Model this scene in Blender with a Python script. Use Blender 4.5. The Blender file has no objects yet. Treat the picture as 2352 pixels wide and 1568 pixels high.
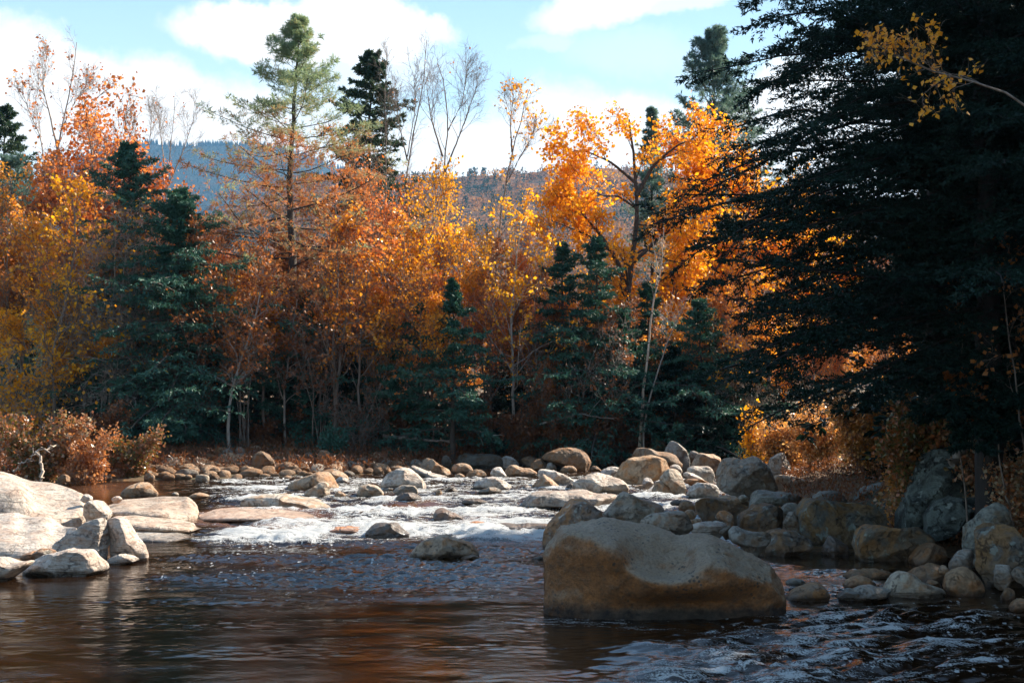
import bpy, math
import numpy as np
R = math.radians
PI = math.pi
scene = bpy.context.scene
col = scene.collection

# ------------------------------------------------------------------ camera
F, CX, CY = 2900.0, 1176.0, 784.0          # measured on a 2352 px wide view of the photograph
HZ = 950.0
PITCH = math.atan((HZ - CY) / F)
CAMZ = 2.5
cp, sp = math.cos(PITCH), math.sin(PITCH)

def P(px, py, Y):
    """world point seen at (px, py) and lying Y metres ahead"""
    dx, dy, dz = (px - CX), F * cp - (CY - py) * sp, F * sp + (CY - py) * cp
    s = Y / dy
    return np.array([dx * s, Y, CAMZ + dz * s])

cam_d = bpy.data.cameras.new("camera")
cam = bpy.data.objects.new("camera", cam_d)
col.objects.link(cam)
cam_d.sensor_width = 36.0
cam_d.lens = 36.0 * F / 2352.0
cam_d.clip_start = 0.1
cam_d.clip_end = 20000
cam.location = (0, 0, CAMZ)
cam.rotation_euler = (R(90) + PITCH, 0, 0)
scene.camera = cam

# ------------------------------------------------------------------ noise
_rs = np.random.RandomState(7)
_perm = np.concatenate([_rs.permutation(256)] * 3)
_grad = _rs.normal(size=(256, 3)); _grad /= np.linalg.norm(_grad, axis=1)[:, None]

def noise(p):
    """Perlin noise of an (N,3) array, about -1..1"""
    p = np.asarray(p, float)
    i = np.floor(p).astype(int); f = p - i; i &= 255
    u = f * f * f * (f * (f * 6 - 15) + 10)
    out = 0
    for a in (0, 1):
        for b in (0, 1):
            for c in (0, 1):
                h = _perm[_perm[_perm[(i[:, 0] + a) & 255] + ((i[:, 1] + b) & 255)] + ((i[:, 2] + c) & 255)]
                g = _grad[h]
                d = (g[:, 0] * (f[:, 0] - a) + g[:, 1] * (f[:, 1] - b) + g[:, 2] * (f[:, 2] - c))
                w = (u[:, 0] if a else 1 - u[:, 0]) * (u[:, 1] if b else 1 - u[:, 1]) * (u[:, 2] if c else 1 - u[:, 2])
                out = out + w * d
    return out * 1.5

def fbm(p, o=4, g=0.5):
    s, a, t = 0, 1.0, 0
    for k in range(o):
        s = s + a * noise(p * 2 ** k + 17.3 * k); t += a; a *= g
    return s / t

def noise2(x, y, z=0.0):
    return noise(np.stack([x, y, np.full_like(x, z)], 1))

def sm(a, b, x):
    t = np.clip((x - a) / (b - a), 0, 1)
    return t * t * (3 - 2 * t)

# ------------------------------------------------------------------ mesh plumbing
def mesh_np(name, V, Fc, mats=(), smooth=True, attr=None, midx=None):
    """V (N,3); Fc a list of int arrays (M,3) or (M,4)"""
    me = bpy.data.meshes.new(name)
    V = np.asarray(V, np.float32)
    Fc = [f for f in Fc if len(f)]
    me.vertices.add(len(V)); me.vertices.foreach_set("co", V.ravel())
    idx = np.concatenate([f.ravel() for f in Fc]).astype(np.int32)
    tot = np.concatenate([np.full(len(f), f.shape[1], np.int32) for f in Fc])
    st = np.concatenate([[0], np.cumsum(tot)[:-1]]).astype(np.int32)
    me.loops.add(len(idx)); me.loops.foreach_set("vertex_index", idx)
    me.polygons.add(len(tot)); me.polygons.foreach_set("loop_start", st)
    me.polygons.foreach_set("loop_total", tot)
    me.polygons.foreach_set("use_smooth", np.full(len(tot), smooth))
    if midx is not None: me.polygons.foreach_set("material_index", np.asarray(midx, np.int32))
    for k, v in (attr or {}).items():
        a = me.attributes.new(k, 'FLOAT', 'POINT'); a.data.foreach_set("value", np.asarray(v, np.float32))
    me.update()
    for m in mats: me.materials.append(m)
    return me

def link(name, me, parent=None, loc=None):
    o = bpy.data.objects.new(name, me); col.objects.link(o)
    if parent is not None: o.parent = parent
    if loc is not None: o.location = [float(v) for v in loc]
    return o

def tag(o, label=None, cat=None, group=None, kind=None):
    if label: o['label'] = label
    if cat: o['category'] = cat
    if group: o['group'] = group
    if kind: o['kind'] = kind
    return o

def empty(name, loc):
    o = bpy.data.objects.new(name, None); col.objects.link(o)
    o.location = [float(v) for v in loc]; o.empty_display_size = 0.3
    return o

# ------------------------------------------------------------------ node helpers
def mat(name):
    m = bpy.data.materials.new(name); m.use_nodes = True
    nt = m.node_tree; nt.nodes.clear()
    return m, nt, nt.nodes.new('ShaderNodeOutputMaterial')
def N(nt, t, **kw):
    n = nt.nodes.new('ShaderNode' + t)
    for k, v in kw.items():
        if k in n.inputs: n.inputs[k].default_value = v
        else: setattr(n, k, v)
    return n
def L(nt, a, b): nt.links.new(a, b)
def ramp(nt, fac, stops, interp='LINEAR'):
    r = nt.nodes.new('ShaderNodeValToRGB'); r.color_ramp.interpolation = interp
    while len(r.color_ramp.elements) < len(stops): r.color_ramp.elements.new(0.5)
    for e, (p, c) in zip(r.color_ramp.elements, stops):
        e.position = p; e.color = (*c, 1) if len(c) == 3 else c
    L(nt, fac, r.inputs[0]); return r.outputs[0]
def math_n(nt, op, a, b=None, c=None, clamp=False):
    n = nt.nodes.new('ShaderNodeMath'); n.operation = op; n.use_clamp = clamp
    for k, v in enumerate((a, b, c)):
        if v is None: continue
        if isinstance(v, (int, float)): n.inputs[k].default_value = v
        else: L(nt, v, n.inputs[k])
    return n.outputs[0]
def mixc(nt, fac, a, b, mode='MIX'):
    n = nt.nodes.new('ShaderNodeMix'); n.data_type = 'RGBA'; n.blend_type = mode
    for s, v in ((n.inputs[0], fac), (n.inputs[6], a), (n.inputs[7], b)):
        if hasattr(v, 'is_linked'): L(nt, v, s)
        elif isinstance(v, (int, float)): s.default_value = v
        else: s.default_value = (*v, 1)
    return n.outputs[2]
def tex(nt, kind, vec, **kw):
    n = N(nt, 'Tex' + kind, **kw)
    if vec is not None: L(nt, vec, n.inputs['Vector'])
    return n

# ------------------------------------------------------------------ sun and sky
SUN_AZ, SUN_EL = R(56), R(38)      # azimuth to the right of the viewing direction
w = bpy.data.worlds.new("World"); scene.world = w; w.use_nodes = True
nt = w.node_tree; nt.nodes.clear()
out = nt.nodes.new('ShaderNodeOutputWorld'); bg = nt.nodes.new('ShaderNodeBackground')
sky = nt.nodes.new('ShaderNodeTexSky'); sky.sky_type = 'NISHITA'; sky.sun_disc = False
sky.sun_elevation = SUN_EL; sky.sun_rotation = SUN_AZ
sky.air_density = 1.0; sky.dust_density = 0.6; sky.ozone_density = 1.5
tc = nt.nodes.new('ShaderNodeTexCoord')
def dirv(px, py):
    v = P(px, py, 100.0) - np.array([0, 0, CAMZ]); return v / np.linalg.norm(v)
# cloud banks as soft ellipses on the celestial sphere, torn by noise
nz = tex(nt, 'Noise', tc.outputs['Generated'], Scale=9.0, Detail=9.0, Roughness=0.62)
nz2 = tex(nt, 'Noise', tc.outputs['Generated'], Scale=3.0, Detail=5.0, Roughness=0.55)
sub = nt.nodes.new('ShaderNodeVectorMath'); sub.operation = 'SUBTRACT'
L(nt, nz.outputs['Color'], sub.inputs[0]); sub.inputs[1].default_value = (.5, .5, .5)
sc_ = nt.nodes.new('ShaderNodeVectorMath'); sc_.operation = 'SCALE'; sc_.inputs['Scale'].default_value = 0.10
L(nt, sub.outputs[0], sc_.inputs[0])
ad = nt.nodes.new('ShaderNodeVectorMath'); ad.operation = 'ADD'
L(nt, tc.outputs['Generated'], ad.inputs[0]); L(nt, sc_.outputs[0], ad.inputs[1])
cloud = None
# (px, py, half width, half height, tilt deg, weight, softness)
BANKS = [(690, 65, 280, 85, -4, 1.0, .35), (800, 150, 200, 60, -8, .6, .7), (930, 45, 110, 40, 10, .8, .5), (560, 90, 150, 60, 15, .7, .5),
         (120, 190, 420, 85, 14, .8, .6), (330, 290, 560, 120, 8, 1.0, .6), (40, 290, 250, 70, 0, .8, .6),
         (700, 330, 700, 110, 0, .7, .8), (1240, 350, 520, 120, 0, 1.0, .6), (1400, 20, 170, 50, -12, .8, .6), (1560, 8, 130, 30, 5, .6, .7),
         (1270, 110, 70, 25, -10, .35, .8), (1450, 130, 150, 50, 0, .22, .9), (1850, 290, 330, 110, 0, 1.1, .5), (2200, 330, 500, 150, 0, 1.0, .5),
         (-500, 150, 500, 160, 8, .9, .6), (3000, 100, 500, 200, 5, .9, .5)]
for (px, py, hw, hh, tilt, wt, soft) in BANKS:
    c = dirv(px, py)
    right = np.cross(c, (0, 0, 1)); right /= np.linalg.norm(right); up = np.cross(right, c)
    ct, st_ = math.cos(R(tilt)), math.sin(R(tilt))
    a_ = (right * ct - up * st_) / (hw / F); b_ = (right * st_ + up * ct) / (hh / F)
    s2 = nt.nodes.new('ShaderNodeVectorMath'); s2.operation = 'SUBTRACT'
    L(nt, ad.outputs[0], s2.inputs[0]); s2.inputs[1].default_value = c
    d1 = nt.nodes.new('ShaderNodeVectorMath'); d1.operation = 'DOT_PRODUCT'; L(nt, s2.outputs[0], d1.inputs[0]); d1.inputs[1].default_value = a_
    d2 = nt.nodes.new('ShaderNodeVectorMath'); d2.operation = 'DOT_PRODUCT'; L(nt, s2.outputs[0], d2.inputs[0]); d2.inputs[1].default_value = b_
    q = math_n(nt, 'ADD', math_n(nt, 'POWER', math_n(nt, 'ABSOLUTE', d1.outputs['Value']), 2.0), math_n(nt, 'POWER', math_n(nt, 'ABSOLUTE', d2.outputs['Value']), 2.0))
    mr = nt.nodes.new('ShaderNodeMapRange'); mr.interpolation_type = 'SMOOTHSTEP'
    L(nt, q, mr.inputs[0]); mr.inputs[1].default_value = 1.0 + soft; mr.inputs[2].default_value = max(0.05, 1.0 - soft)
    mr.inputs[3].default_value = 0; mr.inputs[4].default_value = wt
    cloud = mr.outputs[0] if cloud is None else math_n(nt, 'MAXIMUM', cloud, mr.outputs[0])
thin = math_n(nt, 'MULTIPLY', cloud, math_n(nt, 'ADD', 0.55, math_n(nt, 'MULTIPLY', nz2.outputs['Fac'], 0.9)), clamp=True)
CLOUDC = (8.8, 8.4, 7.9)
sz_ = N(nt, 'SeparateXYZ'); L(nt, tc.outputs['Generated'], sz_.inputs[0])
hzf = N(nt, 'MapRange'); L(nt, sz_.outputs['Z'], hzf.inputs[0]); hzf.inputs[1].default_value = .27; hzf.inputs[2].default_value = .42; hzf.inputs[3].default_value = .72; hzf.inputs[4].default_value = .40
hzc = mixc(nt, ramp(nt, sz_.outputs['Z'], [(.22, (0, 0, 0)), (.40, (1, 1, 1))]), (6.1, 8.1, 8.8), (2.8, 5.0, 8.2))
skyc = mixc(nt, hzf.outputs[0], sky.outputs[0], hzc)     # thin high haze lifts the deep blue
final = mixc(nt, thin, skyc, CLOUDC)
L(nt, final, bg.inputs['Color']); bg.inputs['Strength'].default_value = 0.056
L(nt, bg.outputs[0], out.inputs[0])

sd = bpy.data.lights.new("sun", 'SUN'); sd.energy = 5.0; sd.angle = R(0.53); sd.color = (1.0, 0.90, 0.76)
sun = bpy.data.objects.new("sun", sd); col.objects.link(sun)
sdir = np.array([math.sin(SUN_AZ) * math.cos(SUN_EL), math.cos(SUN_AZ) * math.cos(SUN_EL), math.sin(SUN_EL)])
from mathutils import Vector
sun.rotation_euler = Vector(sdir).to_track_quat('Z', 'Y').to_euler()
scene.view_settings.view_transform = 'Standard'; scene.view_settings.look = 'None'
scene.view_settings.exposure = 1.5; scene.view_settings.gamma = 1.0
scene.cycles.max_bounces = 8; scene.cycles.diffuse_bounces = 3; scene.cycles.glossy_bounces = 3
scene.cycles.transmission_bounces = 4; scene.cycles.transparent_max_bounces = 8; scene.cycles.volume_bounces = 0
scene.cycles.use_denoising = True
scene.cycles.sample_clamp_indirect = 6

# ------------------------------------------------------------------ river and ground levels
_wy = np.array([-50, 24, 25.5, 27, 29, 33, 38, 45, 55, 75, 400.])
_wz = np.array([0, 0, 0.03, .13, .22, .45, .52, .60, .75, 1.0, 1.2])
def wl(y): return np.interp(y, _wy, _wz)
RIV = np.array([(-60, -20), (-60, 16.5), (-11, 18.5), (-7.2, 21.5), (-8, 25), (-9.5, 29), (-13, 33), (-15, 35), (-13, 37.2), (-6, 39.5), (0.4, 47), (7, 56), (14, 72),
                (18, 72), (10.5, 56), (7.8, 45), (6.2, 36), (5.2, 30), (4.5, 26), (5, 23.3), (7.5, 22.8), (8.2, 19.5), (9.5, 17), (12, 12), (14, -20)], float)
def bank(x, y):
    """signed distance to the water's edge, positive on land"""
    x = np.asarray(x, float); y = np.asarray(y, float)
    d = np.full(x.shape, 1e9); ins = np.zeros(x.shape, bool)
    n = len(RIV)
    for k in range(n):
        ax, ay = RIV[k]; bx, by = RIV[(k + 1) % n]
        ex, ey = bx - ax, by - ay
        t = np.clip(((x - ax) * ex + (y - ay) * ey) / (ex * ex + ey * ey), 0, 1)
        d = np.minimum(d, np.hypot(x - ax - t * ex, y - ay - t * ey))
        cr = (ay > y) != (by > y)
        with np.errstate(divide='ignore', invalid='ignore'):
            ins ^= cr & (x < ex * (y - ay) / (ey if ey else 1e-9) + ax)
    return np.where(ins, -d, d)
def ground(x, y):
    x = np.asarray(x, float); y = np.asarray(y, float)
    s = bank(x, y)
    right = sm(2, 6, x - 0.12 * (y - 20)) * sm(60, 40, y)
    rise = np.where(s > 0, s * (0.085 + 0.10 * right), s * 0.35)
    rise = np.where(rise > 2.2, 2.2 + (rise - 2.2) * 0.35, rise)
    z = wl(y) + 0.02 + np.maximum(rise, -0.9)
    z = z + 0.10 * noise2(x * .5, y * .5, 3.1) * sm(-1, 3, s) + 0.04 * noise2(x * 2.1, y * 2.1, 9.1) * sm(-1, 1, s)
    return z
def g1(x, y): return float(ground(np.array([x]), np.array([y]))[0])
_ty = np.linspace(8, 95, 4400)
def hit(px, py):
    """where the view ray at (px, py) meets water or ground"""
    d = P(px, py, 1.0)
    zz = CAMZ + (d[2] - CAMZ) * _ty; xx = d[0] * _ty
    s = np.maximum(wl(_ty), ground(xx, _ty))
    k = np.argmax(zz <= s)
    if not (zz <= s).any(): k = len(_ty) - 1
    return np.array([xx[k], _ty[k], s[k]])
# ------------------------------------------------------------------ materials: ground, rock, water, wood, leaves
def rock_material(name, a, b, stain, lichen=0.3, bump=1.0, rough=0.75, gloss=0.35, streak=0.0):
    m, nt, out = mat(name)
    tc = N(nt, 'TexCoord'); v = tc.outputs['Object']; geo = N(nt, 'NewGeometry')
    n1 = tex(nt, 'Noise', v, Scale=1.3, Detail=6.0, Roughness=0.6)
    n2 = tex(nt, 'Noise', v, Scale=14.0, Detail=8.0, Roughness=0.7)
    n3 = tex(nt, 'Noise', v, Scale=3.2, Detail=7.0, Roughness=0.65, Distortion=0.6)
    c = mixc(nt, ramp(nt, n1.outputs['Fac'], [(.38, (0, 0, 0)), (.62, (1, 1, 1))]), a, b)
    c = mixc(nt, ramp(nt, n3.outputs['Fac'], [(.47, (0, 0, 0)), (.60, (1, 1, 1))]), c, stain)
    spk = ramp(nt, n2.outputs['Fac'], [(.32, (.38, .36, .34)), (.5, (1, 1, 1)), (.70, (1.35, 1.35, 1.35))])
    c = mixc(nt, 0.7, c, spk, 'MULTIPLY')
    vo = tex(nt, 'Voronoi', v, Scale=5.0, feature='F1'); 
    lm = tex(nt, 'Noise', v, Scale=6.0, Detail=5.0)
    lic = math_n(nt, 'MULTIPLY', ramp(nt, lm.outputs['Fac'], [(.60, (0, 0, 0)), (.66, (1, 1, 1))]), lichen)
    c = mixc(nt, lic, c, (.30, .33, .29))
    # cracks
    vc = tex(nt, 'Voronoi', v, Scale=1.6, feature='DISTANCE_TO_EDGE')
    dn = N(nt, 'VectorMath', operation='ADD'); L(nt, v, dn.inputs[0])
    dsc = N(nt, 'VectorMath', operation='SCALE'); L(nt, n3.outputs['Color'], dsc.inputs[0]); dsc.inputs['Scale'].default_value = 0.8
    L(nt, dsc.outputs[0], dn.inputs[1]); L(nt, dn.outputs[0], vc.inputs['Vector'])
    crack = ramp(nt, vc.outputs['Distance'], [(.0, (0, 0, 0)), (.02, (1, 1, 1))])
    c = mixc(nt, math_n(nt, 'MULTIPLY', math_n(nt, 'SUBTRACT', 1.0, crack), .45), c, (.05, .035, .025))
    # damp band along the water line (a real wet skin, follows height above the river)
    sx = N(nt, 'SeparateXYZ'); L(nt, geo.outputs['Position'], sx.inputs[0])
    wlv = N(nt, 'MapRange'); L(nt, sx.outputs['Y'], wlv.inputs[0]); wlv.inputs[1].default_value = 25; wlv.inputs[2].default_value = 36
    wlv.inputs[3].default_value = 0.0; wlv.inputs[4].default_value = 0.5
    h = math_n(nt, 'SUBTRACT', sx.outputs['Z'], wlv.outputs[0])
    h = math_n(nt, 'ADD', h, math_n(nt, 'MULTIPLY', math_n(nt, 'SUBTRACT', n3.outputs['Fac'], .5), .22))
    wet = ramp(nt, h, [(.03, (1, 1, 1)), (.11, (0, 0, 0))])
    c = mixc(nt, math_n(nt, 'MULTIPLY', wet, .72), c, (.035, .022, .015))
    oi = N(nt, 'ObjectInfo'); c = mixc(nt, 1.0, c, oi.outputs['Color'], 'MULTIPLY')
    p = N(nt, 'BsdfPrincipled'); L(nt, c, p.inputs['Base Color'])
    rg = math_n(nt, 'SUBTRACT', rough, math_n(nt, 'MULTIPLY', wet, .45)); L(nt, rg, p.inputs['Roughness'])
    p.inputs['Specular IOR Level'].default_value = gloss
    bm = N(nt, 'Bump', Strength=0.9 * bump, Distance=0.05)
    hsum = math_n(nt, 'ADD', math_n(nt, 'MULTIPLY', n2.outputs['Fac'], .5), math_n(nt, 'ADD', math_n(nt, 'MULTIPLY', n3.outputs['Fac'], 1.6), math_n(nt, 'MULTIPLY', crack, .5)))
    if streak:
        mp = N(nt, 'Mapping'); L(nt, v, mp.inputs[0]); mp.inputs['Scale'].default_value = (1.2, 1.2, 9); mp.inputs['Rotation'].default_value = (0, R(18), 0)
        ns = tex(nt, 'Noise', mp.outputs[0], Scale=1.5, Detail=5.0, Distortion=.8)
        hsum = math_n(nt, 'ADD', hsum, math_n(nt, 'MULTIPLY', ns.outputs['Fac'], streak * 3))
    L(nt, hsum, bm.inputs['Height']); L(nt, bm.outputs[0], p.inputs['Normal'])
    L(nt, p.outputs[0], out.inputs[0])
    return m

MR = {
 'pale': rock_material('pale_granite', (.50, .44, .38), (.40, .35, .30), (.36, .27, .21), 0.1, 1.0, .6, .5, .5),
 'tan': rock_material('tan_granite', (.40, .28, .185), (.29, .20, .13), (.34, .17, .075), 0.15),
 'grey': rock_material('grey_granite', (.31, .27, .22), (.22, .19, .155), (.22, .14, .085), 0.35, 1.0, .7, .4, .3),
 'brown': rock_material('brown_granite', (.25, .145, .075), (.19, .125, .08), (.24, .11, .04), 0.25),
 'rust': rock_material('rust_stained_granite', (.27, .13, .045), (.21, .13, .075), (.14, .12, .10), 0.6, 1.1),
 'dark': rock_material('dark_wet_granite', (.11, .085, .065), (.08, .065, .055), (.13, .07, .035), 0.1, 1.0, .45, .6),
 'lichen': rock_material('lichen_covered_rock', (.15, .175, .15), (.07, .08, .07), (.03, .035, .03), 0.7, 1.6),
}

def boulder_material():
    m, nt, out = mat('big_boulder_granite')
    tc = N(nt, 'TexCoord'); v = tc.outputs['Object']
    geo = N(nt, 'NewGeometry'); sn = N(nt, 'SeparateXYZ'); L(nt, geo.outputs['Normal'], sn.inputs[0]); so = N(nt, 'SeparateXYZ'); L(nt, geo.outputs['Position'], so.inputs[0])
    n1 = tex(nt, 'Noise', v, Scale=2.2, Detail=8.0, Roughness=.65)
    n2 = tex(nt, 'Noise', v, Scale=30.0, Detail=6.0, Roughness=.7)
    n3 = tex(nt, 'Noise', v, Scale=7.0, Detail=8.0, Roughness=.7)
    grey = mixc(nt, n1.outputs['Fac'], (.20, .135, .085), (.44, .33, .22))
    br = mixc(nt, ramp(nt, n3.outputs['Fac'], [(.35, (0, 0, 0)), (.65, (1, 1, 1))]), (.40, .155, .045), (.19, .10, .05))
    # rain-washed upper faces are grey, the flanks keep their iron stain
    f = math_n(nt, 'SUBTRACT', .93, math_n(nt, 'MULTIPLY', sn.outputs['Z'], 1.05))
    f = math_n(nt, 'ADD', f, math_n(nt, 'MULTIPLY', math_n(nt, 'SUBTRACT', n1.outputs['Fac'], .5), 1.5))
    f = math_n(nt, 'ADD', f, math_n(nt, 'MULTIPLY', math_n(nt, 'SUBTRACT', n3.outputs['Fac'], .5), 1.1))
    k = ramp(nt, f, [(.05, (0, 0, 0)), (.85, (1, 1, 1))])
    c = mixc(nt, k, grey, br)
    sp_ = ramp(nt, n2.outputs['Fac'], [(.33, (.45, .45, .45)), (.5, (1, 1, 1)), (.7, (1.3, 1.3, 1.3))]); c = mixc(nt, .75, c, sp_, 'MULTIPLY')
    vo = tex(nt, 'Voronoi', v, Scale=16.0, Randomness=1.0)
    sel = tex(nt, 'Noise', v, Scale=2.6, Detail=2.0)
    spots = math_n(nt, 'MULTIPLY', ramp(nt, vo.outputs['Distance'], [(.24, (1, 1, 1)), (.34, (0, 0, 0))]), ramp(nt, sel.outputs['Fac'], [(.52, (0, 0, 0)), (.60, (1, 1, 1))]))
    c = mixc(nt, math_n(nt, 'MULTIPLY', spots, .75), c, (.035, .045, .045))
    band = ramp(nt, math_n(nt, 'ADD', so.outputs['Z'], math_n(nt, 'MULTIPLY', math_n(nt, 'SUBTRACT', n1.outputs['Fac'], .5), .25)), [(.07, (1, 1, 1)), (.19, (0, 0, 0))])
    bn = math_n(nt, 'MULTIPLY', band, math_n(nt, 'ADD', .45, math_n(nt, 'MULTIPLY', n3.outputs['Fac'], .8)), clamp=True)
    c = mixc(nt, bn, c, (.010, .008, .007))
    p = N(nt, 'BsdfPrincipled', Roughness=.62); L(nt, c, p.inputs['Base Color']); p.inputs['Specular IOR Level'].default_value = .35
    bm = N(nt, 'Bump', Strength=1.0, Distance=.035)
    L(nt, math_n(nt, 'ADD', math_n(nt, 'MULTIPLY', n2.outputs['Fac'], .7), math_n(nt, 'MULTIPLY', n3.outputs['Fac'], 2.2)), bm.inputs['Height'])
    L(nt, bm.outputs[0], p.inputs['Normal']); L(nt, p.outputs[0], out.inputs[0]); return m
MR['boulder'] = boulder_material()

def ground_material():
    m, nt, out = mat('forest_floor')
    geo = N(nt, 'NewGeometry'); v = geo.outputs['Position']
    n1 = tex(nt, 'Noise', v, Scale=.5, Detail=8.0, Roughness=.7); n2 = tex(nt, 'Noise', v, Scale=9.0, Detail=8.0, Roughness=.75)
    c = ramp(nt, n2.outputs['Fac'], [(.3, (.03, .022, .014)), (.48, (.11, .055, .02)), (.62, (.22, .10, .025)), (.75, (.16, .12, .06))])
    c = mixc(nt, ramp(nt, n1.outputs['Fac'], [(.45, (0, 0, 0)), (.6, (1, 1, 1))]), c, (.06, .055, .025))
    p = N(nt, 'BsdfPrincipled', Roughness=.9); L(nt, c, p.inputs['Base Color'])
    bm = N(nt, 'Bump', Strength=.8, Distance=.06); L(nt, n2.outputs['Fac'], bm.inputs['Height']); L(nt, bm.outputs[0], p.inputs['Normal'])
    L(nt, p.outputs[0], out.inputs[0]); return m

def water_material():
    m, nt, out = mat('river_water')
    geo = N(nt, 'NewGeometry'); v = geo.outputs['Position']
    rough_a = N(nt, 'Attribute', attribute_name='rough'); foam_a = N(nt, 'Attribute', attribute_name='foam'); bed_a = N(nt, 'Attribute', attribute_name='bed')
    def mapped(sx, sy, rot=0.0):
        mp = N(nt, 'Mapping'); L(nt, v, mp.inputs[0]); mp.inputs['Scale'].default_value = (sx, sy, 1); mp.inputs['Rotation'].default_value = (0, 0, rot); return mp.outputs[0]
    w1 = tex(nt, 'Noise', mapped(1.5, 3.0, R(8)), Scale=1.0, Detail=4.0, Roughness=.6, Distortion=.4)
    w2 = tex(nt, 'Noise', mapped(6, 11, R(-6)), Scale=1.0, Detail=5.0, Roughness=.65)
    w3 = tex(nt, 'Noise', mapped(1.1, 1.4), Scale=1.0, Detail=3.0)
    hs = math_n(nt, 'ADD', math_n(nt, 'MULTIPLY', w1.outputs['Fac'], .014), math_n(nt, 'MULTIPLY', w2.outputs['Fac'], .012))
    patch = math_n(nt, 'ADD', .55, ramp(nt, w3.outputs['Fac'], [(.35, (0, 0, 0)), (.65, (.9, .9, .9))]))
    st = math_n(nt, 'MULTIPLY', rough_a.outputs['Fac'], patch)
    hs = math_n(nt, 'MULTIPLY', hs, st)
    bm = N(nt, 'Bump', Strength=1.0, Distance=1.0); L(nt, hs, bm.inputs['Height'])
    c = mixc(nt, bed_a.outputs['Fac'], (.014, .006, .002), (.26, .12, .07))
    p = N(nt, 'BsdfPrincipled', Roughness=.045, IOR=1.45); L(nt, c, p.inputs['Base Color']); L(nt, bm.outputs[0], p.inputs['Normal'])
    # foam: torn by fine noise
    f1 = tex(nt, 'Noise', mapped(2.2, 8, R(7)), Scale=1.0, Detail=9.0, Roughness=.72, Distortion=.8)
    f2 = tex(nt, 'Noise', mapped(38, 60), Scale=1.0, Detail=3.0, Roughness=.6)
    ff = math_n(nt, 'ADD', foam_a.outputs['Fac'], math_n(nt, 'MULTIPLY', math_n(nt, 'SUBTRACT', f1.outputs['Fac'], .5), 2.1))
    ff = math_n(nt, 'ADD', ff, math_n(nt, 'MULTIPLY', math_n(nt, 'SUBTRACT', f2.outputs['Fac'], .5), 1.1))
    fm = ramp(nt, ff, [(.54, (0, 0, 0)), (.76, (1, 1, 1))])
    gate = ramp(nt, foam_a.outputs['Fac'], [(.02, (0, 0, 0)), (.10, (1, 1, 1))])
    fm = math_n(nt, 'MULTIPLY', fm, gate)
    # white flecks painted in as sun sparkle, only on the choppy water
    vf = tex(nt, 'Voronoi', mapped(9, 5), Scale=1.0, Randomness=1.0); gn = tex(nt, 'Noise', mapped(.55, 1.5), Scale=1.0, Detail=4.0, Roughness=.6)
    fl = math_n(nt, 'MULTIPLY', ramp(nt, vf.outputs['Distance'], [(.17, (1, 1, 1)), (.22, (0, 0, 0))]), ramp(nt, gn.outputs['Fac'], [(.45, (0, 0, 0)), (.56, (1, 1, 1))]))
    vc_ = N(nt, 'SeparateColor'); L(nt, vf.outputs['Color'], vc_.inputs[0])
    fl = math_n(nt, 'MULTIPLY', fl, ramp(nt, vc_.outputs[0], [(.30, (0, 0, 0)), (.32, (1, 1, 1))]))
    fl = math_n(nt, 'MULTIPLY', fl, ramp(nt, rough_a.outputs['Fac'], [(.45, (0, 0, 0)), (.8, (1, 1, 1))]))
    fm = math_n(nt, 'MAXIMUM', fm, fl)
    bf = N(nt, 'Bump', Strength=1.0, Distance=.12); L(nt, math_n(nt, 'ADD', f1.outputs['Fac'], math_n(nt, 'MULTIPLY', f2.outputs['Fac'], .3)), bf.inputs['Height'])
    pf = N(nt, 'BsdfPrincipled', Roughness=.35); pf.inputs['Base Color'].default_value = (.86, .87, .85, 1); L(nt, bf.outputs[0], pf.inputs['Normal'])
    tl = N(nt, 'BsdfTranslucent'); tl.inputs[0].default_value = (.7, .75, .75, 1)
    mf = N(nt, 'MixShader'); mf.inputs[0].default_value = .25; L(nt, pf.outputs[0], mf.inputs[1]); L(nt, tl.outputs[0], mf.inputs[2])
    mx = N(nt, 'MixShader'); L(nt, fm, mx.inputs[0]); L(nt, p.outputs[0], mx.inputs[1]); L(nt, mf.outputs[0], mx.inputs[2])
    L(nt, mx.outputs[0], out.inputs[0]); return m

def bark_material(name, a, b, sc=12, vert=4, birch=False):
    m, nt, out = mat(name)
    tc = N(nt, 'TexCoord')
    mp = N(nt, 'Mapping'); L(nt, tc.outputs['Object'], mp.inputs[0]); mp.inputs['Scale'].default_value = (1, 1, 1 / vert)
    n1 = tex(nt, 'Noise', mp.outputs[0], Scale=sc, Detail=6.0, Roughness=.7)
    c = ramp(nt, n1.outputs['Fac'], [(.35, a), (.65, b)])
    if birch:
        mp2 = N(nt, 'Mapping'); L(nt, tc.outputs['Object'], mp2.inputs[0]); mp2.inputs['Scale'].default_value = (1, 1, 5)
        n2 = tex(nt, 'Noise', mp2.outputs[0], Scale=2.0, Detail=4.0)
        c = mixc(nt, ramp(nt, n2.outputs['Fac'], [(.58, (0, 0, 0)), (.63, (1, 1, 1))]), c, (.05, .035, .025))
    p = N(nt, 'BsdfPrincipled', Roughness=.8); L(nt, c, p.inputs['Base Color'])
    bm = N(nt, 'Bump', Strength=.6, Distance=.02); L(nt, n1.outputs['Fac'], bm.inputs['Height']); L(nt, bm.outputs[0], p.inputs['Normal'])
    L(nt, p.outputs[0], out.inputs[0]); return m
BARK = bark_material('grey_brown_bark', (.10, .075, .055), (.28, .215, .17))
BARKD = bark_material('dark_bark', (.025, .018, .014), (.085, .062, .045))
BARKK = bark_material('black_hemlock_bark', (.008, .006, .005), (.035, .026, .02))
BARKP = bark_material('pale_bark', (.20, .16, .13), (.42, .36, .30))
BIRCH = bark_material('birch_bark', (.36, .27, .20), (.60, .47, .36), birch=True)

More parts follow.
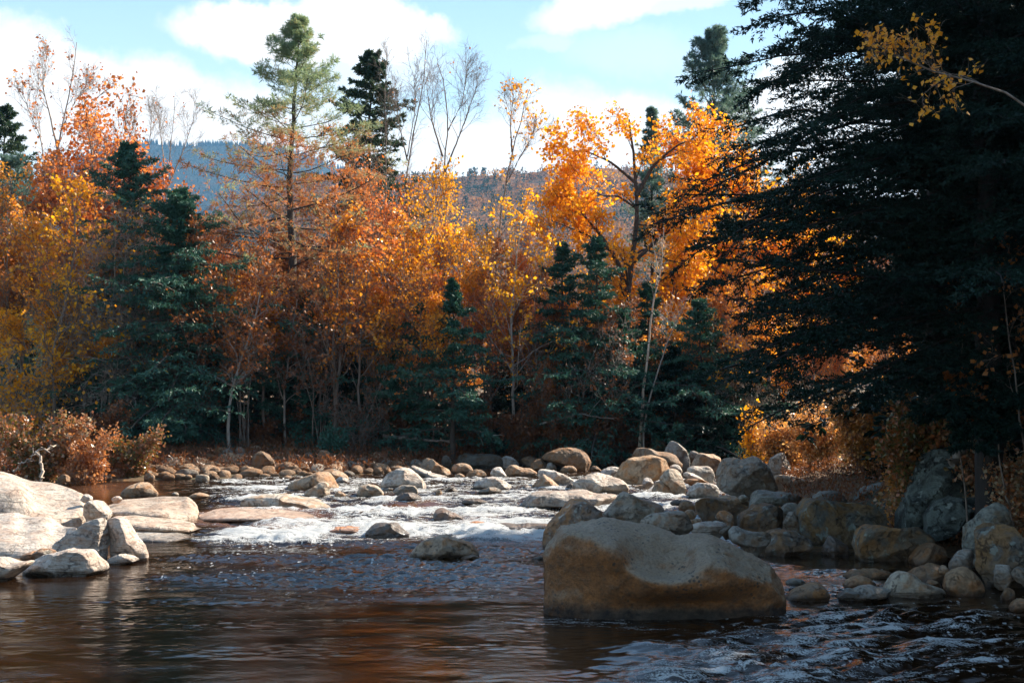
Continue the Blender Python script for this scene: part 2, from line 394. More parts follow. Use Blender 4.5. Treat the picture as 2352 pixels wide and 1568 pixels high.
def leaf_material(name, stops, trans=.44, gloss=.45, rough=.38, nscale=.35, attr=False, tboost=1.25):
    m, nt, out = mat(name)
    geo = N(nt, 'NewGeometry'); oi = N(nt, 'ObjectInfo')
    nz = tex(nt, 'Noise', geo.outputs['Position'], Scale=nscale, Detail=3.0, Roughness=.6)
    t = math_n(nt, 'ADD', math_n(nt, 'MULTIPLY', geo.outputs['Random Per Island'], .5),
               math_n(nt, 'ADD', math_n(nt, 'MULTIPLY', ramp(nt, nz.outputs['Fac'], [(.3, (0, 0, 0)), (.7, (1, 1, 1))]), .35), math_n(nt, 'MULTIPLY', oi.outputs['Random'], .15)))
    if attr:
        a = N(nt, 'Attribute', attribute_name='mix'); t = math_n(nt, 'ADD', math_n(nt, 'MULTIPLY', t, .45), math_n(nt, 'MULTIPLY', a.outputs['Fac'], .55))
    c = ramp(nt, t, stops)
    p = N(nt, 'BsdfPrincipled', Roughness=rough); L(nt, c, p.inputs['Base Color']); p.inputs['Specular IOR Level'].default_value = gloss
    tr = N(nt, 'BsdfTranslucent'); L(nt, mixc(nt, 1.0, c, (tboost, tboost * .93, tboost * .75), 'MULTIPLY'), tr.inputs[0])
    mx = N(nt, 'MixShader'); mx.inputs[0].default_value = trans
    L(nt, p.outputs[0], mx.inputs[1]); L(nt, tr.outputs[0], mx.inputs[2]); L(nt, mx.outputs[0], out.inputs[0])
    return m
ML = {
 'orange': leaf_material('orange_maple_leaves', [(.0, (.46, .13, .012)), (.35, (.70, .26, .018)), (.65, (.84, .38, .03)), (1, (.88, .50, .07))]),
 'rust': leaf_material('rust_beech_leaves', [(.0, (.17, .055, .025)), (.4, (.36, .12, .035)), (.75, (.55, .21, .05)), (1, (.64, .33, .12))], .45),
 'salmon': leaf_material('orange_red_leaves', [(.0, (.34, .085, .025)), (.4, (.60, .18, .04)), (.8, (.78, .31, .08)), (1, (.82, .46, .16))]),
 'gold': leaf_material('golden_leaves', [(.0, (.55, .20, .01)), (.4, (.80, .36, .012)), (.8, (.90, .50, .02)), (1, (.92, .60, .06))], .55),
 'oak': leaf_material('golden_orange_oak_leaves', [(.0, (.42, .13, .01)), (.35, (.72, .28, .012)), (.7, (.88, .42, .015)), (1, (.92, .54, .04))], .55),
 'brown': leaf_material('dry_brown_leaves', [(.0, (.08, .03, .015)), (.5, (.20, .07, .025)), (1, (.34, .14, .05))], .35),
 'mixed': leaf_material('turning_leaves', [(.0, (.05, .07, .02)), (.3, (.16, .15, .04)), (.55, (.45, .14, .04)), (.8, (.42, .33, .20)), (1, (.5, .42, .3))], .3, .7, .3),
 'rightb': leaf_material('turning_bush_leaves', [(.0, (.09, .10, .02)), (.3, (.34, .15, .04)), (.55, (.70, .32, .07)), (.8, (.78, .50, .22)), (1, (.78, .68, .38))], .4, .7, .3),
 'litter': leaf_material('leaf_litter', [(.0, (.10, .045, .02)), (.6, (.30, .12, .035)), (1, (.48, .24, .07))], .25),
 'fern': leaf_material('orange_fern_fronds', [(.0, (.24, .09, .03)), (.5, (.46, .18, .06)), (1, (.55, .30, .14))], .4),
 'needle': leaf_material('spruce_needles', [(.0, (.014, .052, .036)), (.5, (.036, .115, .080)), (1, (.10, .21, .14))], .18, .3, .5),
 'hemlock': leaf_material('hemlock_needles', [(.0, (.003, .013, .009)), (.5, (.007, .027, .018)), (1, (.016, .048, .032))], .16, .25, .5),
 'pine': leaf_material('pine_needles', [(.0, (.14, .23, .13)), (.30, (.26, .35, .21)), (.46, (.36, .34, .18)), (.60, (.50, .19, .07)), (1, (.60, .22, .06))], .4, .3, .5, 1.1, True),
 'spruce': leaf_material('tall_spruce_needles', [(.0, (.02, .05, .03)), (.6, (.055, .10, .055)), (1, (.15, .19, .10))], .2, .3, .5),
 'bluepine': leaf_material('blue_green_pine_needles', [(.0, (.05, .11, .10)), (.5, (.11, .19, .17)), (1, (.2, .3, .26))], .35, .3, .5),
}

# ------------------------------------------------------------------ plant geometry, all vectorised
def nrm(v): return v / np.maximum(np.linalg.norm(v, axis=-1, keepdims=True), 1e-9)
def grow(rg, st, dr, ln, n, wig, trop, tz=0.0):
    """B curved paths of n points"""
    B = len(st); out = np.zeros((B, n, 3)); out[:, 0] = st; d = nrm(dr)
    seg = (np.asarray(ln) / (n - 1))[:, None]
    for k in range(1, n):
        d = nrm(d + rg.normal(size=(B, 3)) * wig + np.array([0, 0, trop + tz * k / n]))
        out[:, k] = out[:, k - 1] + d * seg
    return out
def at_t(paths, b, t):
    n = paths.shape[1]; f = t * (n - 1); i = np.minimum(f.astype(int), n - 2); f = (f - i)[:, None]
    p = paths[b, i] * (1 - f) + paths[b, i + 1] * f
    return p, nrm(paths[b, i + 1] - paths[b, i])
def tubes(paths, r0, r1, k, pw=1.0):
    """tapered tubes along (B,n,3) paths -> V, quads"""
    B, n, _ = paths.shape
    t = nrm(np.gradient(paths, axis=1))
    ref = np.where(np.abs(t[..., 2:3]) > .9, np.array([1., 0, 0]), np.array([0, 0, 1.]))
    u = nrm(np.cross(t, ref)); v = np.cross(t, u)
    s = np.linspace(0, 1, n) ** pw
    rad = (np.asarray(r0)[:, None] * (1 - s) + np.asarray(r1)[:, None] * s)[..., None, None]
    a = np.linspace(0, 2 * PI, k, endpoint=False)
    ring = paths[:, :, None] + rad * (u[:, :, None] * np.cos(a)[:, None] + v[:, :, None] * np.sin(a)[:, None])
    idx = np.arange(B * n * k).reshape(B, n, k)
    q = np.stack([idx[:, :-1], np.roll(idx, -1, 2)[:, :-1], np.roll(idx, -1, 2)[:, 1:], idx[:, 1:]], -1)
    return ring.reshape(-1, 3), q.reshape(-1, 4)
def blades(rg, p, d, ln, wd, kite=.45, flat=None):
    """one kite-shaped face per point"""
    m = len(p); d = nrm(d)
    s = np.cross(d, rg.normal(size=(m, 3)) if flat is None else nrm(np.array([0, 0, 1.]) + rg.normal(size=(m, 3)) * flat)); s = nrm(s)
    ln = np.broadcast_to(ln, (m,))[:, None]; wd = np.broadcast_to(wd, (m,))[:, None]
    nn = np.cross(d, s)
    V = np.stack([p, p + d * ln * kite + s * wd / 2 + nn * wd * .15, p + d * ln, p + d * ln * kite - s * wd / 2 + nn * wd * .15], 1)
    return V.reshape(-1, 3), np.arange(4 * m).reshape(m, 4)
class Bin:
    def __init__(s): s.V = []; s.F = []; s.n = 0; s.A = []
    def add(s, V, Fq, a=None):
        s.V.append(V); s.F.append(Fq + s.n); s.n += len(V)
        if a is not None: s.A.append(np.repeat(a, len(V) // len(a)))
    def mesh(s, name, m, smooth=True):
        at = {'mix': np.concatenate(s.A)} if s.A else None
        return mesh_np(name, np.concatenate(s.V), [np.concatenate(s.F)], [m], smooth, at)
def resample(pts, n):
    pts = np.asarray(pts, float); 
    d = np.concatenate([[0], np.cumsum(np.linalg.norm(np.diff(pts, axis=0), axis=1))])
    t = np.linspace(0, d[-1], n)
    o = np.stack([np.interp(t, d, pts[:, k]) for k in range(3)], 1)
    for _ in range(2): o[1:-1] = (o[:-2] + 2 * o[1:-1] + o[2:]) / 4
    return o
def children(rg, paths, per, t0, t1, ang, lfun, n, wig, trop, jit=.25, flat=False, tz=0.0):
    B = len(paths); b = np.repeat(np.arange(B), per); m = len(b)
    k = np.tile(np.arange(per), B)
    t = t0 + (t1 - t0) * (k + rg.rand(m)) / per
    p, tg = at_t(paths, b, t)
    if flat:
        side = nrm(np.cross(tg, [0, 0, 1.])) * np.where(k % 2, 1, -1)[:, None] + rg.normal(size=(m, 3)) * jit
    else:
        side = nrm(np.cross(tg, rg.normal(size=(m, 3))))
    a = (ang * (1 + jit * rg.normal(size=m)))[:, None]
    d = tg * np.cos(a) + nrm(side) * np.sin(a)
    L_ = np.linalg.norm(paths[:, -1] - paths[:, 0], axis=1)
    ln = lfun(t, L_[b]) * (.75 + .5 * rg.rand(m))
    return grow(rg, p, d, ln, n, wig, trop, tz), b, t

def stem_tree(seed, stems, cb=.35, nl=14, ll=.30, ang=.85, up=.10, c2=5, c3=4, lv=10, ls=.10, wig=.10, rt=.012, leafy=1.0, prof=None, c3t0=.2, taper=.15, lsp=0.12, labs=None):
    """stems: [(points, r0)] -> wood Bin, leaf Bin. Trunks fork into limbs, limbs into branches, branches into leafy twigs."""
    rg = np.random.RandomState(seed); W = Bin(); K = Bin(); lastL = None
    for pts, r0 in stems:
        path = resample(pts, 22)[None]
        path[0, 1:-1] += rg.normal(size=(20, 3)) * .012 * np.linalg.norm(path[0, -1] - path[0, 0]) * .12
        H = np.linalg.norm(path[0, -1] - path[0, 0])
        W.add(*tubes(path, [r0], [r0 * taper], 9, .8))
        lf = (lambda t, l: ll * l * (1.0 - .72 * ((t - cb) / (1 - cb + 1e-6)))) if prof is None else (lambda t, l: ll * l * prof(t))
        if labs: lf = lambda t, l: labs * (1.05 - .5 * t) + 0 * l
        l1, b, t = children(rg, path, nl, cb, .99, ang, lf, 9, wig, up)
        rl = np.maximum(r0 * (1 - t * (1 - taper)) * .45, rt)
        W.add(*tubes(l1, rl, rl * .25, 5))
        l2, b2, t2 = children(rg, l1, c2, .22, 1.0, .75, lambda t, l: .55 * l * (1.1 - .6 * t), 6, wig * 1.3, up * .6)
        W.add(*tubes(l2, np.maximum(rl[b2] * .4, rt * .6), np.full(len(b2), rt * .3), 4))
        l3, b3, t3 = children(rg, l2, c3, c3t0, 1.0, .7, lambda t, l: .6 * l * (1.1 - .5 * t) + .1, 4, wig * 1.6, up * .3)
        W.add(*tubes(l3, np.full(len(b3), rt * .45), np.full(len(b3), rt * .2), 3))
        if lv > 0:
            keep = rg.rand(len(l3)) < leafy
            l3k = l3[keep]
            if len(l3k):
                b = np.repeat(np.arange(len(l3k)), lv); p, tg = at_t(l3k, b, rg.rand(len(b)))
                p = p + rg.normal(size=p.shape) * lsp * .6
                d = nrm(tg * .5 + rg.normal(size=p.shape) * .7 + [0, 0, -.35])
                s = ls * (.55 + .9 * rg.rand(len(b)))
                K.add(*blades(rg, p, d, s, s * .8))
    return W, K

def conifer(seed, H, r0, nb=90, base=.12, prof=None, elev=None, tw=10, nd=9, bl=.16, bw=.035, droop=-.02, tip=0.0, flat=True, tuft=False, twl=.34,
            sub=0, extra=None, mixf=None, lean=None, bare=.1, width=1.0, rt=.014, brk=.014, jitl=.28):
    """whorled conifer: trunk, boughs, side twigs, needles"""
    rg = np.random.RandomState(seed); W = Bin(); K = Bin()
    pts = np.array([[0, 0, -.3], [0, 0, H]]) if lean is None else np.asarray(lean, float)
    path = resample(pts, 26)[None]
    path[0, 1:-1, :2] += rg.normal(size=(24, 2)) * .002 * H
    W.add(*tubes(path, [r0], [r0 * .08], 9, .9))
    t = base + (1 - base) * (np.arange(nb) + .6 * rg.rand(nb)) / nb
    t = np.minimum(t, .992)
    az = np.arange(nb) * 2.39996 + rg.rand(nb) * .8
    el = elev(t) + rg.normal(size=nb) * .13
    ln = H * prof(t) * (1.2 - jitl + 2 * jitl * rg.rand(nb) - .2) * width
    p, tg = at_t(path, np.zeros(nb, int), t)
    d = np.stack([np.cos(az) * np.cos(el), np.sin(az) * np.cos(el), np.sin(el)], 1)
    if extra is not None:
        ep = np.array([e[0] for e in extra], float); ed = np.array([e[1] for e in extra], float); eL = np.array([e[2] for e in extra], float)
        p = np.concatenate([p, ep]); d = np.concatenate([d, ed]); ln = np.concatenate([ln, eL]); t = np.concatenate([t, ep[:, 2] / H])
    br = grow(rg, p, d, ln, 9, .05, droop, tip)
    rb = np.clip(ln * brk, .008, r0 * .5)
    W.add(*tubes(br, rb, rb * .3, 5))
    l2, b2, t2 = children(rg, br, tw, bare, 1.0, .95, lambda tt, l: twl * l * (1.15 - .75 * tt) + .05, 5, .08, droop * 1.5, .22, flat)
    W.add(*tubes(l2, np.full(len(b2), rt * .45), np.full(len(b2), rt * .2), 3))
    tips = l2; tb = b2; tt2 = t2
    if sub:
        l3, b3, t3 = children(rg, l2, sub, .1, 1.0, .8, lambda tt, l: .45 * l * (1.15 - .7 * tt) + .06, 4, .08, droop * 2, .25, flat)
        tips = np.concatenate([l3, l2[:, [0, 1, 3, 4]]]); tb = np.concatenate([b2[b3], b2]); tt2 = np.concatenate([t2[b3], t2])
    m = len(tips); b = np.repeat(np.arange(m), nd)
    if tuft:
        tpos = np.where(rg.rand(len(b)) < .6, 1.0, .35 + .65 * np.round(rg.rand(len(b)) * 3) / 3)
        pp, tg = at_t(tips, b, tpos)
        dd = nrm(tg * .7 + rg.normal(size=pp.shape) * .65 + [0, 0, .12])
    else:
        pp, tg = at_t(tips, b, rg.rand(len(b)))
        dd = nrm(tg * .8 + rg.normal(size=pp.shape) * .5 + [0, 0, -.05])
    s = bl * (.6 + .7 * rg.rand(len(b)))
    mixv = None
    if mixf is not None: mixv = mixf(pp, tb[b], tt2[b], t[tb[b]], rg)
    V, Q = blades(rg, pp, dd, s, bw * (.7 + .6 * rg.rand(len(b))))
    K.add(V, Q, mixv)
    return W, K

def plant(name, W, K, wm, lm, base, label=None, cat='tree', group=None, crown='crown'):
    e = empty(name, base); tag(e, label, cat, group)
    link('trunk' if crown == 'crown' else 'stem', W.mesh('trunk', wm), e)
    if K is not None and K.n: link(crown, K.mesh(crown, lm, False), e)
    return e
def dup(e, loc, rot, sc, label, group=None):
    c = e.copy(); col.objects.link(c)
    c.location = [float(v) for v in loc]; c.rotation_euler = (0, 0, rot); c.scale = sc
    c['label'] = label
    if group: c['group'] = group
    for ch in e.children:
        k = ch.copy(); col.objects.link(k); k.parent = c
    return c
# ------------------------------------------------------------------ terrain, river
xs = np.concatenate([np.linspace(-4000, -200, 12), np.linspace(-180, -45, 16), np.linspace(-42, 32, 220), np.linspace(36, 180, 18), np.linspace(220, 4000, 12)])
ys = np.concatenate([np.linspace(-300, 0, 8), np.linspace(3, 80, 240), np.linspace(84, 300, 30), np.linspace(340, 6000, 16)])
X, Y = np.meshgrid(xs, ys); Z = ground(X.ravel(), Y.ravel())
far = np.maximum(sm(90, 200, Y.ravel()), sm(60, 150, np.abs(X.ravel())))
Z = Z * (1 - far) + 6.0 * far
nx, ny = len(xs), len(ys); I = np.arange(nx * ny).reshape(ny, nx)
Q = np.stack([I[:-1, :-1], I[:-1, 1:], I[1:, 1:], I[1:, :-1]], -1).reshape(-1, 4)
GM = ground_material()
g_o = link('ground', mesh_np('ground', np.stack([X.ravel(), Y.ravel(), Z], 1), [Q], [GM])); tag(g_o, kind='structure')

# river surface
xs = np.concatenate([np.arange(-70, -16, .8), np.arange(-16, -10, .12), np.arange(-10, 11, .042), np.arange(11, 24, .3)])
ys = [6.0]
while ys[-1] < 76: ys.append(ys[-1] + (.032 if ys[-1] < 12 else .032 + (ys[-1] - 12) * .0016))
ys = np.array(ys)
X, Y = np.meshgrid(xs, ys); x, y = X.ravel(), Y.ravel()
wz = wl(y)
def pxpy(x, y, z):
    """where a world point stands in the photograph: only used to read off foam outlines while building"""
    dz = z - CAMZ; d = y * cp + dz * sp; u = -y * sp + dz * cp
    return CX + F * x / d, CY - F * u / d
PX, PY = pxpy(x, y, wz)
def blur(a, k):
    for ax in (0, 1, 0, 1):
        n_ = a.shape[ax]; c = np.cumsum(np.concatenate([np.zeros_like(np.take(a, [0], ax)), a], ax), ax)
        i1 = np.minimum(np.arange(n_) + k + 1, n_); i0 = np.maximum(np.arange(n_) - k, 0)
        s_ = (np.take(c, i1, ax) - np.take(c, i0, ax)); w_ = (i1 - i0).astype(float); a = s_ / (w_[:, None] if ax == 0 else w_[None, :])
    return a
def wpoly(pts, soft=5):
    """inside test of a foam area given by world corner points, softened by noise"""
    pts = np.array([hitw(a, b) for a, b in pts])
    xx = x + .5 * noise2(x * 1.2, y * .8, 4.4); yy = y + .5 * noise2(x * 1.1, y * .9, 8.8)
    ins = np.zeros(x.shape, bool); n = len(pts)
    for k in range(n):
        ax, ay = pts[k]; bx, by = pts[(k + 1) % n]
        ins ^= ((ay > yy) != (by > yy)) & (xx < (bx - ax) * (yy - ay) / ((by - ay) or 1e-9) + ax)
    return blur(ins.astype(float).reshape(len(ys), len(xs)), soft).ravel()
def hitw(px, py):
    d = P(px, py, 1.0); zz = CAMZ + (d[2] - CAMZ) * _ty; k = np.argmax(zz <= wl(_ty)); return d[0] * _ty[k], _ty[k]
# rapids: whitewater over the ledges
rap = np.clip(sm(23.6, 25.6, y + 1.3 * noise2(x * .45, y * .5, 1.) + .35 * noise2(x * 2.2, y * 2, 1.7)) * sm(43, 37, y + 2 * noise2(x * .3, y * .3, 2.)), 0, 1)
rap *= sm(-8.5, -5.8, x - .25 * (29 - y)) * sm(9, 6.0, x)
lip = np.zeros_like(x)
for yl, wd_, am in ((24.9, .28, 1.0), (26.2, .3, .9), (27.6, .35, .8), (29.4, .4, .8), (31.6, .5, .8), (34.2, .6, .6), (37.2, .7, .45)):
    yy = yl + .9 * noise2(x * .22, np.full_like(x, yl), 5.) + .25 * noise2(x * .9, np.full_like(x, yl), 6.)
    lip = np.maximum(lip, am * np.exp(-((y - yy) / wd_) ** 2))
n_a = noise2(x * .9, y * 1.1, 3.3); n_b = noise2(x * 3.1, y * 4.0, 7.7); n_c = noise2(x * 8, y * 11, 1.7)
foam = rap * (.40 + .05 * sm(2, -2, x) + .20 * sm(31, 26.0, y) + .36 * lip + .30 * n_a + .30 * noise2(x * .7 + .3 * y, y * 3.0, 6.6))
# near right: water tumbling past the big boulder
q1 = wpoly([(1700, 1400), (1820, 1375), (2400, 1385), (2400, 1600), (1500, 1600), (1330, 1560), (1440, 1530), (1600, 1480), (1560, 1450)], 14)
near = np.clip(q1, 0, 1)
fu, fv = -.90 * x - .44 * y + .25 * n_a, .44 * x - .90 * y + .12 * n_a        # along and across the current
n_f = noise2(fu * .8, fv * 4.2, 2.2); n_g = noise2(fu * 2.2, fv * 11, 5.2)
foam = np.maximum(foam, near * (.46 + .16 * n_a + .42 * n_f + .26 * n_g))
for pts, am in (([(1370, 1480), (1470, 1462), (1600, 1468), (1680, 1500), (1500, 1505), (1400, 1500)], .55),
                ([(1380, 1530), (1560, 1520), (1700, 1478), (1800, 1500), (1620, 1568), (1430, 1568)], .62),
                ([(1100, 1425), (1260, 1405), (1500, 1432), (1640, 1440), (1500, 1452), (1250, 1442)], .48),
                ([(1660, 1440), (1790, 1395), (1900, 1400), (1860, 1440), (1720, 1462)], .40),
                ([(1800, 1345), (1900, 1350), (1960, 1380), (1850, 1392)], .36),
                ([(1400, 1512), (1450, 1510), (1456, 1524), (1410, 1528)], .6), ([(1268, 1488), (1310, 1486), (1315, 1494), (1275, 1496)], .6)):
    foam = np.maximum(foam, wpoly(pts) * (am + .15 * n_b))
# red-brown bedrock shelves showing through thin water
bed = np.zeros_like(x)
for pts in ([(440, 1180), (640, 1150), (760, 1165), (740, 1195), (600, 1205), (450, 1205)], [(730, 1212), (840, 1205), (860, 1222), (760, 1225)], [(1060, 1195), (1150, 1185), (1190, 1200), (1080, 1215)],
            [(880, 1155), (990, 1150), (1000, 1175), (900, 1180)], [(200, 1110), (330, 1105), (380, 1135), (210, 1140)], [(540, 1185), (700, 1180), (720, 1215), (560, 1222)]):
    bed = np.maximum(bed, wpoly(pts))
foam = foam * (1 - .22 * bed)
# height: long swells, rapids steps, standing waves at lower right
rough = .29 + .0 * x
rough = np.maximum(rough, .95 * sm(14.6, 19.0, y + 1.8 * noise2(x * .25, y * 1.1, 9.)) * sm(-7.5, -4.5, x) )
rough = np.maximum(rough, .22 * sm(14, 17, y)); rough = np.maximum(rough, near * 1.0); rough = np.maximum(rough, rap * 1.0)
pool = sm(4.2, 4.9, x) * sm(20.2, 20.8, y) * sm(24, 23, y); rough = rough * (1 - .85 * pool)
gust = .35 + 1.5 * sm(-.25, .35, noise2(x * .22, y * .75, 12.))
hgt = wz + .018 * noise2(x * 1.4, y * 2.4, .5) * (.12 + rough) + gust * (1 + .6 * sm(17.5, 20, y)) * (.016 * noise2(x * 3.4 + y, y * 6.5, .9) * (.04 + rough) ** 1.3 + .0105 * noise2(x * 7, y * 13, 1.9) * (.10 + rough) + .0075 * noise2(x * 12, y * 19, 3.9) * (.05 + rough))
n_s = noise2(x * .7 + .3 * y, y * 3.0, 6.6)
hgt += rap * (.060 * n_a + .055 * n_s + .038 * n_b + .020 * n_c + .09 * lip * (1 + .7 * n_s))
hgt += near * (.070 * noise2(x * 1.5 + .7 * y, y * 2.4, 4.) + .050 * n_f + .022 * n_g + .010 * n_c)
for (a, b, r1, r2, am) in ((1480, 1490, .42, .30, .085), (1650, 1500, .5, .25, .075), (1800, 1470, .45, .25, .06), (1560, 1545, .5, .2, .07)):
    wx, wy = hitw(a, b); hgt += am * np.exp(-((x - wx) / r1) ** 2 - ((y - wy) / r2) ** 2)
nx, ny = len(xs), len(ys); I = np.arange(nx * ny).reshape(ny, nx)
keep = (bank(.5 * (X[:-1, :-1] + X[1:, 1:]).ravel(), .5 * (Y[:-1, :-1] + Y[1:, 1:]).ravel()) < 1.2)
Q = np.stack([I[:-1, :-1], I[:-1, 1:], I[1:, 1:], I[1:, :-1]], -1).reshape(-1, 4)[keep]
used = np.unique(Q); mp_ = np.zeros(nx * ny, int); mp_[used] = np.arange(len(used))
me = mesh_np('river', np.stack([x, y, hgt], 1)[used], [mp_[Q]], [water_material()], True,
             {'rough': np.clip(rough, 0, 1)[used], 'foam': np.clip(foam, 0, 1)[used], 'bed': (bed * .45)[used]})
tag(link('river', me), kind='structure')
print('river', len(used))

# ------------------------------------------------------------------ boulders
import bmesh
def ico(n):
    bm = bmesh.new(); bmesh.ops.create_icosphere(bm, subdivisions=n, radius=1.0)
    V = np.array([v.co[:] for v in bm.verts]); Fc = np.array([[v.index for v in f.verts] for f in bm.faces]); bm.free(); return nrm(V), Fc
ICO = {k: ico(k) for k in (3, 4, 5, 6)}
REG = {'S': (1, 0, 0), '2': (.293, 574.2, 947.5), '3': (.3112, 1148.4, 976.2), '4': (.3297, 1722.7, 918.8), 'b': (.1953, 1234.6, 987.7), 'c': (.2197, 0, 1062.3), '1': (.293, 0, 918.8)}
def conv(reg, pts):
    k, a, b = REG[reg]; return np.array([(p * k + a, q * k + b) for p, q in pts])
def closed_smooth(p, n=2):
    for _ in range(n):
        q = np.roll(p, -1, 0); p = np.stack([p * .78 + q * .22, p * .22 + q * .78], 1).reshape(-1, 2)
    return p
def rock_from_outline(name, reg, pts, m, label, seed, Yv=None, depth=.42, ang=.5, sub=5, ext=.35, group=None, tint=(1, 1, 1), cat='rock', cut=6, exy=.78, strata=0.0):
    o = conv(reg, pts); by = o[:, 1].max()
    bc = o[o[:, 1] > by - .25 * (by - o[:, 1].min())][:, 0].mean()
    Yb = Yv if Yv else hit(bc, by)[1]
    wpx = o[:, 0].max() - o[:, 0].min(); wm = wpx / F * Yb
    dh = max(depth * wm, .25 * (by - o[:, 1].min()) / F * Yb)
    Yc = Yb + dh * .8
    o = closed_smooth(o, 2)
    c = np.array([(o[:, 0].max() + o[:, 0].min()) / 2, (o[:, 1].max() * .6 + o[:, 1].min() * .4)])
    mpp = Yc / F                                   # metres per pixel at that distance
    U = (o - c) * mpp; U[:, 1] *= -1
    th = np.arctan2(U[:, 1], U[:, 0]); rr = np.hypot(U[:, 0], U[:, 1])
    k = np.argsort(th); th, rr = th[k], rr[k]
    th = np.concatenate([th - 2 * PI, th, th + 2 * PI]); rr = np.tile(rr, 3)
    V, Fc = ICO[sub]
    rg = np.random.RandomState(seed)
    # facets: blunt the sphere by a few random planes before it takes the outline
    B = V.copy()
    nk = 13 if ang > .75 else (17 if ang > .35 else 26)
    nn_ = nrm(rg.normal(size=(nk, 3))); of = 1 - .42 * rg.rand(nk)
    ct_ = V @ nn_.T; rad_ = np.where(ct_ > .15, of / np.maximum(ct_, .15), 9.).min(1); rad_ = np.minimum(rad_, 1.12)
    B = V * (1 + (rad_ - 1) * min(1, .25 + ang * .95))[:, None]
    dirB = nrm(B); ring_ = np.abs(V[:, 1]) < .25
    rp = np.hypot(B[:, 0], B[:, 2]); t = np.arctan2(B[:, 2], B[:, 0]); rp = rp / np.percentile(rp[ring_], 70)
    R_ = np.interp(t, th, rr)
    rpe = np.clip(rp, 0, 1.03) ** exy
    p = np.stack([R_ * np.cos(t) * rpe, np.sign(B[:, 1]) * np.abs(B[:, 1]) ** .85 * dh, R_ * np.sin(t) * rpe], 1)
    hh = (by - o[:, 1].min()) * mpp; lowz = -(by - c[1]) * mpp
    below = np.clip((lowz * .55 - p[:, 2]) / max(1e-3, abs(lowz) * .45), 0, 1); p[:, 2] -= below * ext * hh
    s = max(wm, hh); off = seed * 3.7
    nf = fbm(p / s * 3.0 + off, 4, .55); rid = 1 - np.abs(fbm(p / s * 2.2 + off + 50, 3)) * 2
    dirn = nrm(p * np.array([1, 1.2, 1]))
    strat = noise(np.stack([p[:, 0] / s * 1.5 + off, p[:, 1] / s * 1.5, (p[:, 2] + .25 * p[:, 0]) / s * 9], 1))
    p += dirn * (s * (.030 * nf + .034 * ang * (rid - .5) + .012 * ang * strat))[:, None]
    p += dirn * (s * .011 * fbm(p / s * 13 + off, 3, .65))[:, None]
    if strata:
        zz = p[:, 2] / hh * 5.5 + .8 * noise(p / s * 2.0 + off); saw = zz - np.floor(zz)
        p += np.stack([p[:, 0] * .10, p[:, 1] * .35, p[:, 2] * 0], 1) * ((saw ** 2 - .4) * strata)[:, None]
    ctr = P(c[0], c[1], Yc)
    me = mesh_np(name, p, [Fc], [MR[m]])
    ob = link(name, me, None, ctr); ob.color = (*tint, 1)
    tag(ob, label, cat, group)
    return ob

